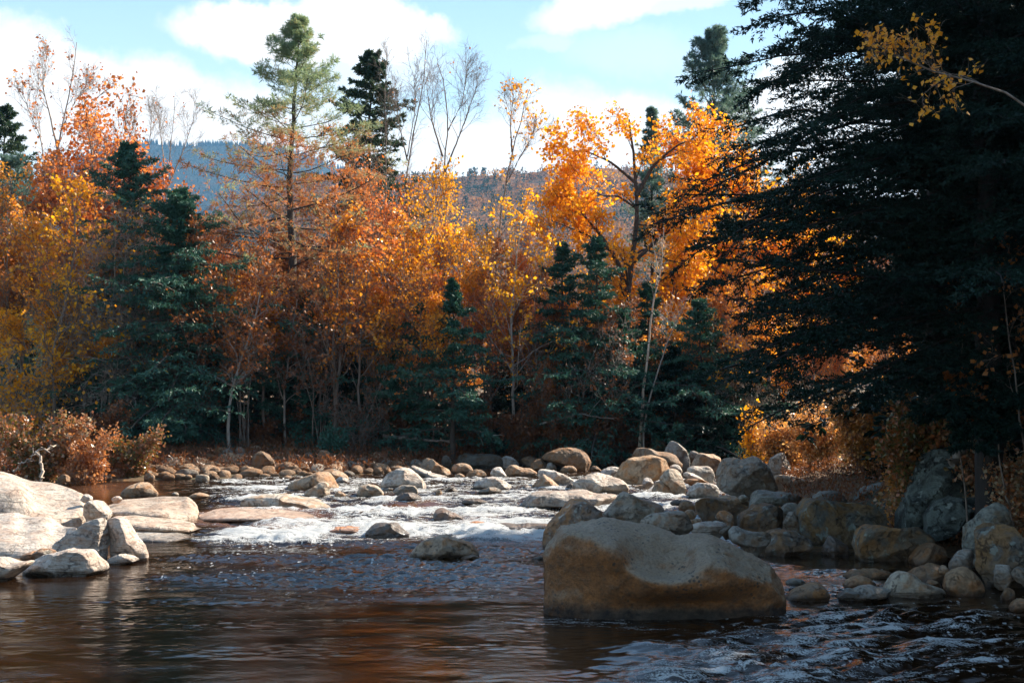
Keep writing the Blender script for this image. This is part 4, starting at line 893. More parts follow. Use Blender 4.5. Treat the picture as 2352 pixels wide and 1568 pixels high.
('4', 'grey', [(115, 470), (140, 400), (215, 343), (260, 400), (290, 480), (240, 520), (140, 515)], 'pointed grey stone beside the orange bush', dict(Y=35, ang=.8)),
('4', 'rust', [(-40, 1070), (40, 990), (150, 915), (260, 883), (350, 920), (430, 980), (445, 1030), (330, 1065), (220, 1088), (60, 1082)], 'ochre lichen-spotted rock at the back edge of the right pool', dict(ang=.8, sub=6)),
('4', 'rust', [(343, 930), (348, 790), (400, 700), (500, 688), (740, 728), (860, 740), (905, 800), (925, 870), (870, 980), (740, 1065), (500, 1060), (400, 1020)], 'massive grey-topped lichen-blotched boulder behind the right pool', dict(ang=.5, sub=6, tint=(.8, .9, .9), Y=23.3)),
('4', 'grey', [(212, 800), (225, 735), (280, 708), (340, 730), (368, 800), (300, 830)], 'grey rounded stone left of the massive lichen-blotched boulder', dict(Y=25.5, tint=(.8, .85, .85))),
('4', 'grey', [(228, 890), (240, 780), (290, 763), (342, 850), (335, 910)], 'small pointed stone in front of the grey rounded stone', dict(Y=23.8, ang=.9)),
('4', 'grey', [(375, 745), (400, 680), (500, 630), (600, 623), (660, 680), (670, 750), (500, 740)], 'dark grey rounded boulder behind the massive lichen-blotched boulder', dict(Y=27, tint=(.6, .65, .65), ang=.2)),
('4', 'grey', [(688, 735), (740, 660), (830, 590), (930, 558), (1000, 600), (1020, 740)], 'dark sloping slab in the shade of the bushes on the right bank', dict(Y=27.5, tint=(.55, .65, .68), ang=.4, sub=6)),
('4', 'rust', [(738, 1110), (743, 940), (790, 888), (870, 862), (1050, 858), (1150, 880), (1240, 960), (1210, 1040), (1000, 1122), (860, 1128)], 'broad ochre block with undercut foot beside the right pool', dict(ang=.6, sub=6, tint=(1.1, 1.1, 1))),
('4', 'dark', [(493, 1080), (520, 990), (560, 943), (610, 970), (695, 1035), (685, 1085)], 'small grey-capped stone at the water before the massive boulder', dict(ang=.7, tint=(1.4, 1.4, 1.4))),
('4', 'lichen', [(980, 870), (1020, 760), (1070, 650), (1110, 540), (1180, 430), (1230, 360), (1320, 343), (1370, 373), (1400, 430), (1510, 450), (1560, 560), (1560, 700), (1450, 800), (1240, 880)], 'tall shaggy lichen-covered pinnacle rising under the dark hemlock', dict(Y=23.0, ang=.8, sub=6, exy=.7)),
('4', 'lichen', [(1228, 880), (1240, 780), (1330, 700), (1500, 658), (1640, 640), (1640, 740), (1500, 830), (1330, 880)], 'mossy shelf leaning at the foot of the lichen-covered pinnacle', dict(Y=21.9, ang=.7, sub=6)),
('4', 'grey', [(1478, 1060), (1490, 940), (1530, 830), (1590, 750), (1690, 710), (1760, 740), (1790, 830), (1805, 930), (1700, 1040)], 'upright grey slab-sided boulder near the right edge', dict(Y=20.0, ang=.8, sub=6, tint=(.85, .95, .95))),
('4', 'rust', [(1508, 1165), (1545, 1030), (1588, 920), (1680, 883), (1790, 878), (1880, 940), (1990, 990), (2000, 1190), (1800, 1262), (1608, 1262)], 'large square-cut ochre and grey boulder at the right frame edge', dict(Y=18.2, ang=.9, sub=6, tint=(.9, .95, .95))),
('4', 'brown', [(1093, 1145), (1180, 1030), (1270, 988), (1345, 983), (1402, 1060), (1390, 1130), (1200, 1150)], 'brown faceted rock between the broad ochre block and the round grey one', dict(ang=.9, tint=(1.1, 1.05, 1))),
('4', 'grey', [(1383, 1175), (1400, 1110), (1460, 1055), (1545, 1030), (1560, 1170)], 'round grey rock leaning on the square-cut boulder', dict(Y=18.9, ang=.3)),
('4', 'brown', [(1090, 1215), (1130, 1165), (1240, 1135), (1330, 1140), (1400, 1200), (1380, 1245), (1150, 1245)], 'low brown angular rock behind the whitish saddle-shaped stone', dict(Y=18.8, ang=.9)),
('4', 'tan', [(1308, 1190), (1330, 1150), (1365, 1145), (1388, 1190)], 'little tan knob on the low brown angular rock', dict(Y=18.6)),
('4', 'tan', [(640, 1240), (680, 1190), (800, 1180), (960, 1182), (1005, 1215), (960, 1245), (800, 1245)], 'long flat tan stone at the outlet of the right pool', dict(ang=.1, tint=(.85, .75, .6))),
('4', 'tan', [(643, 1305), (670, 1250), (740, 1218), (820, 1228), (885, 1290), (820, 1312)], 'smooth pinkish dome-shaped stone in front of the flat tan stone', dict(ang=.05, tint=(1, .85, .7))),
('4', 'grey', [(932, 1350), (945, 1270), (990, 1200), (1050, 1178), (1110, 1200), (1210, 1278), (1340, 1308), (1355, 1355), (1150, 1378), (1000, 1372)], 'whitish saddle-shaped stone in the right-hand shallows', dict(ang=.15, tint=(1.5, 1.4, 1.25), sub=6)),
('4', 'tan', [(1342, 1310), (1370, 1220), (1430, 1170), (1500, 1153), (1560, 1190), (1612, 1260), (1630, 1355), (1450, 1368), (1380, 1340)], 'smooth brown dome with a dark wet base near the right edge', dict(ang=.05, tint=(.8, .72, .62), sub=6)),
('4', 'tan', [(1208, 1305), (1230, 1262), (1280, 1248), (1335, 1290), (1330, 1310)], 'small ochre stone behind the saddle-shaped stone', dict(tint=(.9, .75, .6))),
('4', 'grey', [(705, 1390), (720, 1310), (840, 1290), (960, 1290), (1000, 1320), (995, 1385), (900, 1400)], 'grey and ochre slab stone beside the pinkish dome-shaped stone', dict(ang=.7)),
('4', 'grey', [(605, 1390), (640, 1340), (700, 1308), (780, 1340), (790, 1395)], 'half-sunk angular stone left of the grey and ochre slab stone', dict(ang=.8, tint=(.8, .8, .8))),
('4', 'brown', [(236, 1388), (300, 1320), (420, 1268), (500, 1268), (558, 1310), (575, 1385), (420, 1400)], 'wet brown rounded stone just right of the huge boulder', dict(ang=.2, tint=(1.2, 1.2, 1.2))),
('4', 'grey', [(240, 1282), (270, 1245), (350, 1240), (395, 1275), (320, 1290)], 'flat grey stone in the pool behind the wet brown stone', dict(ang=.2, tint=(1.1, 1.2, 1.2))),
('4', 'grey', [(1683, 1270), (1690, 1180), (1740, 1143), (1810, 1150), (1835, 1240), (1790, 1275)], 'blocky chipped stone in front of the square-cut boulder', dict(Y=17.3, ang=.9)),
('4', 'grey', [(1815, 1250), (1830, 1170), (1900, 1155), (1990, 1200), (1980, 1260)], 'dark stone half out of frame beside the blocky chipped stone', dict(Y=17.2, tint=(.8, .75, .7))),
('4', 'tan', [(1858, 1290), (1870, 1220), (1930, 1195), (1990, 1220), (1990, 1290)], 'grey-tan stone cut by the right frame edge', dict(ang=.3)),
('4', 'brown', [(1745, 1395), (1755, 1320), (1800, 1298), (1840, 1330), (1835, 1392)], 'small brown stone splashed by the current near the right edge', {}),
('4', 'tan', [(1795, 1465), (1850, 1400), (1930, 1365), (2010, 1360), (2010, 1470)], 'low brown rock at the lower right frame edge', dict(tint=(.9, .75, .6))),
# left bank bush rocks and bar
('1', 'grey', [(330, 590), (340, 500), (380, 440), (430, 460), (475, 560), (430, 590)], 'speckled grey boulder under the left bush', dict(ang=.5)),
('1', 'dark', [(445, 570), (460, 490), (500, 470), (545, 510), (545, 570)], 'dark rounded boulder beside the speckled grey boulder', dict(ang=.2)),
('1', 'dark', [(75, 540), (100, 480), (150, 465), (190, 520), (150, 560)], 'dark boulder in the shade at the far left of the bush', {}),
('1', 'brown', [(440, 670), (445, 620), (500, 610), (545, 640), (530, 672)], 'brown stone at the foot of the orange ferns', {}),
('1', 'brown', [(435, 620), (470, 590), (520, 580), (550, 620), (545, 645)], 'flat brown stone above the stone at the foot of the ferns', dict(Y=33)),
('1', 'brown', [(1125, 630), (1135, 580), (1170, 563), (1215, 590), (1210, 635), (1160, 640)], 'large rounded brown cobble at the left end of the gravel bar', dict(ang=.2, tint=(1.2, 1.2, 1.2))),
('1', 'grey', [(1530, 640), (1535, 590), (1575, 573), (1630, 585), (1635, 640), (1580, 650)], 'squarish light grey cobble in the middle of the gravel bar', dict(ang=.3, tint=(1.2, 1.1, 1))),
('1', 'brown', [(1400, 530), (1440, 500), (1500, 497), (1570, 540), (1575, 575), (1490, 560)], 'long brown-grey boulder lying on the gravel bar', dict(ang=.5)),
('1', 'brown', [(1640, 590), (1650, 530), (1690, 510), (1735, 560), (1740, 600), (1690, 600)], 'pointed brown boulder on the gravel bar', dict(ang=.7)),
('1', 'grey', [(1720, 440), (1740, 390), (1790, 380), (1830, 420), (1820, 450)], 'grey boulder by the crooked trunk at the back of the gravel bar', dict(Y=43)),
('1', 'grey', [(1840, 420), (1850, 370), (1890, 362), (1922, 400), (1910, 435)], 'dark grey round boulder right of the crooked trunk', dict(ang=.1, Y=43.2, tint=(.9, .8, .75))),
('1', 'brown', [(1870, 500), (1880, 440), (1920, 420), (1945, 470), (1935, 505)], 'brown upright cobble below the dark grey round boulder', dict(Y=42)),
('2', 'brown', [(520, 380), (540, 300), (590, 290), (640, 340), (635, 385)], 'dark brown boulder under the low green shrub', dict(Y=42)),
('2', 'dark', [(1000, 340), (1030, 280), (1120, 262), (1172, 310), (1165, 345)], 'dark boulder among the fallen leaves on the far bank', dict(Y=46, tint=(1.3, 1.3, 1.3))),
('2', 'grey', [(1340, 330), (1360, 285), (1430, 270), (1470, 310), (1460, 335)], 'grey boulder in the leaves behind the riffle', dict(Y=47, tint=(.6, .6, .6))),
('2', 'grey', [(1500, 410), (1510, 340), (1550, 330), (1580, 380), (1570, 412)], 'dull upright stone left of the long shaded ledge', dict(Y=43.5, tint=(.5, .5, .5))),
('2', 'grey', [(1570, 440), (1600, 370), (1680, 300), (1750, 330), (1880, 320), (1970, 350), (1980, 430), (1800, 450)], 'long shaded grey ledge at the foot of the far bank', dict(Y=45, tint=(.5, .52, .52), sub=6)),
('2', 'brown', [(20, 430), (30, 330), (100, 295), (160, 330), (205, 420), (120, 440)], 'peaked brown boulder on the gravel bar below the trees', dict(Y=40, tint=(.8, .8, .8))),
('2', 'brown', [(2120, 400), (2140, 350), (2230, 343), (2300, 370), (2340, 440), (2200, 450)], 'rust-brown boulder behind the broad tan slab', dict(Y=46)),
]
# a few stones share a name in their shape, each keeps its own label
for k, (reg, m, pts, lab, kw) in enumerate(RK):
    kw = dict(kw); Yv = kw.pop('Y', None)
    kw['ang'] = min(1.05, kw.get('ang', .6) * 1.3 + .06)
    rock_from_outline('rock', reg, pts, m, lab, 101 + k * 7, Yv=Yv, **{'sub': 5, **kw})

# cobbles of the gravel bar and smaller stones between the boulders: individuals from a few shapes
rg = np.random.RandomState(5)
protos = []
for k in range(7):
    V, Fc = ICO[4]; q = V * np.array([1, .75 + .3 * rg.rand(), .55 + .3 * rg.rand()])
    q = q + nrm(q) * (.16 * fbm(q * 1.3 + k * 9, 3))[:, None] + nrm(q) * (.02 * fbm(q * 7 + k, 2))[:, None]
    for _ in range(4):
        n_ = nrm(rg.normal(size=3)); dd = q @ n_ - .72; q -= np.where(dd > 0, dd * .8, 0)[:, None] * n_
    protos.append([mesh_np('cobble', q, [Fc], [MR[m]]) for m in ('brown', 'tan', 'grey')])
placed = []
def cobbles(n, box, smin, smax, label, group, wts, seed, maxtry=40):
    rg = np.random.RandomState(seed); c = 0
    for _ in range(n * maxtry):
        if c >= n: break
        px = rg.uniform(box[0], box[2]); py = rg.uniform(box[1], box[3]); h = hit(px, py)
        x0, y0, z0 = h
        if bank(np.array([x0]), np.array([y0]))[0] < -.25: continue
        s = smin * (smax / smin) ** (rg.rand() ** 1.7)
        if any((x0 - a) ** 2 + (y0 - b) ** 2 < (.8 * (s + r)) ** 2 for a, b, r in placed): continue
        placed.append((x0, y0, s)); c += 1
        o = link('cobble', protos[rg.randint(7)][rg.choice(3, p=wts)], None, (x0, y0, g1(x0, y0) + s * .22))
        o.scale = (s * (1 + .5 * rg.rand()), s, s * (.75 + .3 * rg.rand())); o.rotation_euler = (rg.normal() * .25, rg.normal() * .25, rg.rand() * 6.28)
        v = .75 + .6 * rg.rand(); o.color = (v, v * .97, v * .93, 1)
        tag(o, label, 'cobble', group)
cobbles(75, (380, 1062, 1000, 1112), .16, .36, 'rounded stone lying with its like at the water edge of the left gravel bar', 'cobbles along the edge of the gravel bar', (.5, .4, .1), 1)
cobbles(150, (330, 1036, 1000, 1102), .13, .36, 'rounded brown stone among its like on the middle of the left gravel bar', 'cobbles on the gravel bar', (.6, .25, .15), 2)
cobbles(24, (420, 1020, 1150, 1042), .12, .34, 'dark stone among fallen leaves at the top of the left gravel bar', 'stones at the top of the gravel bar', (.6, .1, .3), 3)
cobbles(12, (20, 1075, 280, 1112), .10, .26, 'small stone at the foot of the left bush by the inlet', 'stones under the left bush', (.7, .2, .1), 4)
cobbles(16, (1560, 1030, 1800, 1060), .14, .36, 'pale stone of the far gravel behind the rock pile', 'stones behind the rock pile', (.1, .7, .2), 6)
cobbles(18, (1280, 1060, 1700, 1180), .08, .24, 'small stone filling a gap of the central rock pile', 'small stones in the rock pile', (.3, .5, .2), 7)
cobbles(20, (1800, 1180, 2350, 1330), .08, .24, 'small dull stone between the shaded boulders of the right shore', 'small stones on the right shore', (.5, .2, .3), 8)
# ------------------------------------------------------------------ trees of the photograph
def gp(px, Y):
    """ground point below picture column px, Y metres ahead"""
    x = float(P(px, 1000, Y)[0]); return np.array([x, Y, g1(x, Y) - .05])
def stems_from(pxs, Y, base=None, dy=None):
    """picture polylines -> stems relative to a base point at depth Y"""
    b = gp(pxs[0][0][0][0], Y) if base is None else base
    out = []
    for i, (pl, r) in enumerate(pxs):
        pts = np.array([P(a, c, Y) for a, c in pl]) - b
        if dy: pts[:, 1] += np.linspace(0, 1, len(pts)) ** 1.5 * dy[i]
        if i == 0: pts = np.concatenate([[[pts[0, 0], pts[0, 1], -.3]], pts[pts[:, 2] > .2]])
        out.append((pts, r))
    return out, b
def free_stems(rg, H, r, n=1, lean=.12, curve=.08, forks=0):
    out = []
    for k in range(n):
        a = rg.rand() * 6.28; ln = lean * (.4 + rg.rand()); z = np.linspace(0, 1, 7)[:, None]
        d = np.array([math.cos(a), math.sin(a), 0])
        side = np.array([-d[1], d[0], 0]) * curve * rg.normal()
        h = H * (1 if k == 0 else .7 + .3 * rg.rand())
        pts = np.array([0, 0, 1.]) * z * h + d * (ln * h * z ** 1.4) + side * h * np.sin(z * PI) * .5
        pts[0, 2] = -.3
        out.append((pts, r * (1 if k == 0 else .75)))
        for f in range(forks):
            i = rg.randint(2, 5); s = pts[i]; a2 = rg.rand() * 6.28
            e = s + np.array([math.cos(a2) * .28, math.sin(a2) * .28, .62]) * (h - s[2]) * 1.05
            m = (s + e) / 2 + np.array([math.cos(a2), math.sin(a2), 0]) * .06 * h
            out.append((np.array([s, m, e]), r * .5))
    return out
def stree(name, seed, px, Y, pxs, wm, lm, label, group=None, cat='tree', crown='crown', **kw):
    st, b = stems_from(pxs, Y)
    W, K = stem_tree(seed, st, **kw)
    return plant(name, W, K, wm, lm, b, label, cat, group, crown)

def prof_pts(pts):
    a = np.array(pts, float); return lambda t: np.interp(t, a[:, 0], a[:, 1])

# --- the big white pine, its older needles rust-red
b = gp(668, 49.5); top = P(686, 42, 49.5)
mid = [P(668, 1000, 49.5), P(664, 800, 49.5), P(672, 600, 49.5), P(664, 480, 49.5), P(667, 360, 49.5), P(680, 200, 49.5), top]
lean = np.array(mid) - b; lean = np.concatenate([[[0, 0, -.3]], lean[lean[:, 2] > .3]])
H = top[2] - b[2]
def pine_mix(pp, bi, tt, tbr, rg):
    hz = pp[:, 2] / H
    v = .66 - .62 * sm(.62, .86, hz) + .35 * noise(pp * .9) + .25 * (rg.rand(len(pp)) - .5)
    v = v - .35 * sm(.75, 1.0, tt) * (noise(pp * .5 + 9) > -.1)
    return np.clip(v, 0, 1)
W, K = conifer(11, H, .29, nb=88, base=.30, prof=prof_pts([(.2, .12), (.34, .20), (.45, .24), (.56, .255), (.66, .22), (.72, .13), (.80, .135), (.88, .06), (.95, .035), (1, .008)]),
               elev=prof_pts([(.2, -.08), (.5, .02), (.7, .18), (.85, .45), (1, .8)]), tw=13, nd=11, jitl=.42, brk=.008, bl=.22, bw=.028, droop=.010, tip=.05, tuft=True, twl=.30, mixf=pine_mix, lean=lean, bare=.12, sub=3)
plant('white_pine', W, K, BARKD, ML['pine'], b, 'tallest tree, a white pine with rust-red and pale green needles, left of centre', 'pine tree')

# --- spruce right of it
b = gp(845, 58); H = P(840, 128, 58)[2] - b[2]
W, K = conifer(12, H, .22, nb=110, base=.25, prof=prof_pts([(.25, .17), (.5, .16), (.66, .145), (.72, .085), (.80, .115), (.88, .085), (.93, .04), (.965, .045), (1, .01)]),
               elev=prof_pts([(.25, -.25), (.7, -.12), (.9, .15), (1, .8)]), tw=12, nd=16, bl=.17, bw=.06, droop=-.02, tip=.10, twl=.32, bare=.05, sub=2)
plant('spruce', W, K, BARKD, ML['spruce'], b, 'dark pointed spruce rising into the sky right of the tall white pine', 'spruce')
# --- spruces at the far left
b = gp(-6, 60); H = P(0, 250, 60)[2] - b[2]
W, K = conifer(13, H, .22, nb=80, base=.2, prof=prof_pts([(.2, .17), (.7, .14), (.85, .09), (1, .015)]), elev=prof_pts([(.2, -.2), (.8, .0), (1, .8)]), tw=11, nd=14, bl=.17, bw=.06, tip=.08, bare=.05, sub=2)
plant('spruce', W, K, BARKD, ML['spruce'], b, 'dark spruce with only its tip and right side showing at the left frame edge', 'spruce')
b = gp(14, 56); H = P(0, 370, 56)[2] - b[2]
W, K = conifer(14, H, .2, nb=70, base=.2, prof=prof_pts([(.2, .2), (.7, .17), (.9, .10), (1, .03)]), elev=prof_pts([(.2, 0), (.8, .3), (1, .9)]), tw=10, nd=14, bl=.2, bw=.035, droop=.01, tuft=True, bare=.15, sub=2)
plant('white_pine', W, K, BARKD, ML['bluepine'], b, 'grey-green pine in front of the dark spruce at the left edge', 'pine tree')
# --- white pine high on the right behind the oak
b = gp(1645, 62); H = P(1640, 88, 62)[2] - b[2]
W, K = conifer(15, H, .26, nb=70, base=.45, prof=prof_pts([(.4, .19), (.6, .17), (.75, .135), (.85, .10), (.93, .075), (1, .02)]), elev=prof_pts([(.4, .1), (.7, .35), (1, 1.1)]),
               tw=11, nd=20, bl=.22, bw=.035, droop=.02, tip=.04, tuft=True, twl=.30, bare=.25, sub=3)
plant('white_pine', W, K, BARKD, ML['bluepine'], b, 'blue-green white pine against the sky behind the golden oak and the dark hemlock', 'pine tree')
b = gp(1500, 66); H = P(1492, 252, 66)[2] - b[2]
W, K = conifer(16, H, .2, nb=60, base=.5, prof=prof_pts([(.4, .08), (.8, .045), (1, .01)]), elev=prof_pts([(.4, .1), (1, 1.)]), tw=9, nd=14, bl=.2, bw=.035, tuft=True, bare=.2, sub=2)
plant('white_pine', W, K, BARKD, ML['bluepine'], b, 'small pine tip just showing over the top of the golden oak', 'pine tree')

# --- hemlocks / young spruces of the middle ground
def hemlock(seed, px, top, Y, wdt, label, m='needle', base=.04, nd=10, nb=80, tw=12, el=(-.15, .1), px0=None, name='hemlock', cat='hemlock', sub=3, bl=.13, bw=.05, shape=None):
    b = gp(px0 or px, Y); H = P(px, top, Y)[2] - b[2]; wr = 1.5 * wdt / F * Y / H
    lean = None
    if px0: lean = np.array([[0, 0, -.3], P(px, top, Y) - b])
    pr = shape or [(.0, .75), (.15, 1), (.4, .84), (.62, .56), (.8, .30), (.92, .12), (1, .01)]
    W, K = conifer(seed, H, .012 * H + .04, nb=int(nb * (.95 if nb > 110 else .75)), width=1.12, base=base, prof=prof_pts([(a, c * wr) for a, c in pr]), elev=prof_pts([(0, el[0]), (.7, el[1]), (1, .9)]), tw=tw, nd=max(5, nd - 3), bl=bl * 1.15, bw=bw,
                   droop=-.035, tip=.03, twl=.24, bare=.10, sub=sub, lean=lean, jitl=.62)
    return plant(name, W, K, BARKD, ML[m], b, label, cat)
hemlock(21, 292, 340, 46.6, 100, 'tall dark hemlock whose narrow top stands among the orange leaves on the left', nb=150, px0=330, nd=10, shape=[(0, .8), (.25, 1), (.55, .85), (.78, .6), (.92, .3), (1, .04)])
hemlock(22, 405, 440, 44.9, 112, 'broad blue-green hemlock reaching down to the gravel bar left of the white pine', nb=170, nd=10, shape=[(0, .8), (.25, 1), (.5, .88), (.72, .62), (.88, .33), (1, .04)])
hemlock(23, 1040, 645, 45.5, 78, 'young blue-green spruce with upswept tiers at the edge of the far bank', 'needle', base=.22, name='young_spruce', cat='spruce', el=(-.05, .25), nb=70)
hemlock(24, 700, 670, 47.4, 70, 'small spruce hiding behind the trunk of the white pine', 'needle', base=.1, name='young_spruce', cat='spruce', nb=60)
hemlock(25, 1292, 556, 48.2, 105, 'dark spire-topped hemlock left of the golden oak trunk', 'needle', nb=90)
hemlock(26, 1372, 545, 47.8, 125, 'dark pointed hemlock directly in front of the golden oak trunk', 'needle', nb=100)
hemlock(27, 1610, 690, 48.2, 130, 'glinting blue-green hemlock behind the white birch stems', 'needle', nb=100, base=.0)
hemlock(28, 1690, 800, 48.5, 80, 'low spreading hemlock above the far right end of the gravel', 'hemlock', nb=70, base=.0)
hemlock(29, 880, 720, 47.6, 85, 'shaded young hemlock between slender trunks in the middle of the bank', 'needle', nb=60)
hemlock(30, 575, 700, 47.5, 85, 'shaded young hemlock just left of the white pine', 'needle', nb=60)
hemlock(31, 375, 965, 44.6, 34, 'bushy knee-high blue-green fir at the top of the gravel bar', 'needle', base=0, name='young_fir', cat='fir', nb=36, sub=2)
hemlock(32, 1490, 650, 49.8, 110, 'deep green hemlock right of the golden oak trunk', 'needle', nb=80)
hemlock(33, 1180, 800, 50.0, 60, 'dim spruce sapling under the orange trees right of centre', 'hemlock', nb=50, name='young_spruce', cat='spruce')
hemlock(34, 780, 640, 56.0, 80, 'dark hemlock deep in the wood behind the orange maples', 'hemlock', nb=70)
hemlock(35, 20, 640, 53.0, 80, 'dark hemlock deep in the wood at the left edge', 'needle', nb=70)

hemlock(36, 960, 700, 46.9, 70, 'dark young hemlock touching the left side of the young blue-green spruce', 'needle', nb=60)
hemlock(37, 770, 740, 47.8, 75, 'shadowy hemlock behind the double-curved trunk', 'hemlock', nb=60)
hemlock(38, 1430, 720, 48.2, 110, 'dark low hemlock filling the shade under the golden oak', 'needle', nb=80)
hemlock(39, 1550, 800, 47.6, 90, 'dark low hemlock between the birch stems and the glinting hemlock', 'hemlock', nb=70)
hemlock(40, 490, 740, 47.2, 60, 'dark young hemlock right of the broad blue-green one', 'hemlock', nb=60)
# --- the golden oak
stree('oak', 41, 1445, 52, [
    ([(1441, 1010), (1442, 900), (1441, 780), (1440, 665), (1452, 590), (1466, 520), (1462, 430), (1455, 340), (1445, 275)], .25),
    ([(1440, 668), (1418, 600), (1385, 545), (1345, 500), (1310, 450), (1285, 420)], .14),
    ([(1402, 575), (1350, 540), (1300, 520), (1262, 505)], .07),
    ([(1462, 450), (1500, 380), (1560, 330), (1620, 318)], .10),
    ([(1460, 420), (1400, 370), (1340, 345), (1290, 350)], .08),
    ([(1447, 610), (1500, 560), (1560, 510), (1600, 455)], .10),
    ([(1452, 590), (1480, 570), (1540, 600), (1600, 610)], .06),
    ([(1464, 480), (1420, 450), (1380, 450), (1340, 420)], .06)], BARKD, ML['oak'],
    'great golden-orange oak with a dark forked trunk and umbrella crown', cat='oak tree', cb=.42, nl=9, labs=1.9, c2=6, c3=5, lv=5, ls=.15, ang=1.0, up=.03, lsp=.26)
stree('maple', 42, 1640, 54, [
    ([(1575, 1000), (1580, 800), (1600, 690), (1640, 620), (1690, 560), (1730, 470), (1745, 350)], .15),
    ([(1620, 660), (1680, 640), (1740, 600), (1800, 560)], .09), ([(1690, 560), (1660, 480), (1640, 400), (1630, 330)], .09),
    ([(1640, 620), (1600, 560), (1590, 480), (1600, 400)], .07)], BARKD, ML['oak'],
    'leaning golden maple right of the oak, half hidden by hemlock boughs', cat='maple tree', cb=.38, nl=9, labs=1.9, c2=6, c3=5, lv=6, ls=.15, ang=.9, up=.05, lsp=.3)

# --- bare and thinly leaved trees against the sky
bare = dict(lv=1, leafy=.03, ls=.09, rt=.010)
stree('birch', 51, 130, 52, [([(128, 985), (125, 800), (118, 600), (124, 450), (130, 350), (146, 280), (165, 200), (176, 98)], .10),
    ([(132, 345), (118, 280), (98, 200), (108, 128)], .05), ([(112, 430), (92, 310), (68, 260), (50, 205)], .045), ([(140, 300), (175, 230), (205, 200)], .03)],
    BARKP, ML['salmon'], 'tall thin birch with a forked feathery top and a few orange leaves at far left', cat='birch tree', cb=.42, nl=16, labs=1.5, c2=5, c3=4, lv=2, leafy=.16, ls=.12, ang=.55, up=.12, rt=.011)
stree('bare_tree', 52, 320, 55, [([(330, 1000), (325, 700), (318, 500), (312, 330), (305, 220)], .06), ([(316, 420), (345, 320), (350, 235)], .035)], BARKP, ML['salmon'],
    'leafless grey tree left of the hazy mountain', cat='bare tree', cb=.4, nl=13, labs=1.4, ang=.5, up=.10, **bare)
stree('bare_tree', 53, 400, 54, [([(375, 1000), (380, 600), (380, 420), (395, 330), (402, 225)], .07), ([(380, 440), (420, 350), (455, 240)], .04), ([(382, 410), (370, 320), (362, 250)], .035)], BARKP, ML['salmon'],
    'leafless spreading tree in front of the hazy mountain', cat='bare tree', cb=.4, nl=13, labs=1.5, ang=.55, up=.10, **bare)
stree('bare_tree', 54, 1015, 55, [([(1024, 990), (1020, 700), (1021, 502), (1018, 387), (1031, 288), (1028, 206), (1005, 146)], .10), ([(1017, 360), (990, 272), (978, 190)], .05), ([(1020, 400), (1060, 300), (1098, 190)], .05), ([(1029, 300), (1060, 240), (1075, 160)], .035)],
    BARK, ML['rust'], 'tall leafless tree with a wide fan of branches in the middle of the sky', cat='bare tree', cb=.36, nl=16, labs=1.9, ang=.55, up=.10, c2=5, **bare)
stree('bare_tree', 55, 960, 56, [([(938, 990), (936, 600), (935, 400), (938, 340), (962, 272), (978, 156), (980, 92)], .09), ([(936, 370), (915, 280), (905, 200)], .04), ([(936, 360), (955, 240), (948, 160)], .03)],
    BARK, ML['rust'], 'slim leafless tree just left of the fan-shaped bare tree', cat='bare tree', cb=.36, nl=15, labs=1.6, ang=.5, up=.10, **bare)
stree('bare_tree', 56, 887, 55, [([(892, 990), (889, 600), (886, 354), (885, 222), (889, 107)], .065)], BARK, ML['rust'],
    'single straight leafless stem beside the pointed spruce', cat='bare tree', cb=.5, nl=26, ll=.14, ang=.6, up=.1, **bare)
stree('bare_tree', 57, 1175, 53, [([(1133, 990), (1134, 700), (1143, 552), (1156, 453), (1176, 354), (1196, 272), (1216, 205)], .09), ([(1176, 350), (1172, 280), (1180, 215)], .04), ([(1160, 430), (1200, 350), (1240, 290)], .04)],
    BARK, ML['gold'], 'thin leaning tree with a few golden leaves left of the gap to the hills', cat='bare tree', cb=.4, nl=15, labs=1.4, ang=.55, up=.10, lv=3, leafy=.16, ls=.13, rt=.010)
stree('bare_tree', 58, 1270, 50, [([(1262, 985), (1270, 870), (1288, 700), (1275, 600), (1262, 500)], .05)], BARK, ML['rust'],
    'thin grey sapling against the dark hemlock right of centre', cat='bare tree', cb=.3, nl=20, ll=.25, ang=.7, up=.06, **bare)

# --- white birch pair
stree('birch', 61, 1475, 47.0, [([(1470, 985), (1480, 880), (1494, 740), (1512, 640), (1522, 590), (1524, 510)], .085), ([(1515, 640), (1500, 560), (1492, 510)], .035)], BIRCH, ML['oak'],
    'white birch stem leaning right in front of the dark hemlocks', cat='birch tree', cb=.7, nl=8, ll=.12, ang=.5, lv=1, leafy=.1, ls=.12)
stree('birch', 62, 1500, 46.8, [([(1478, 980), (1495, 905), (1520, 820), (1550, 740), (1590, 665)], .06)], BARKP, ML['oak'],
    'thinner pale birch stem leaning further right beside the white one', cat='birch tree', cb=.7, nl=8, ll=.12, ang=.5, lv=1, leafy=.1, ls=.12)

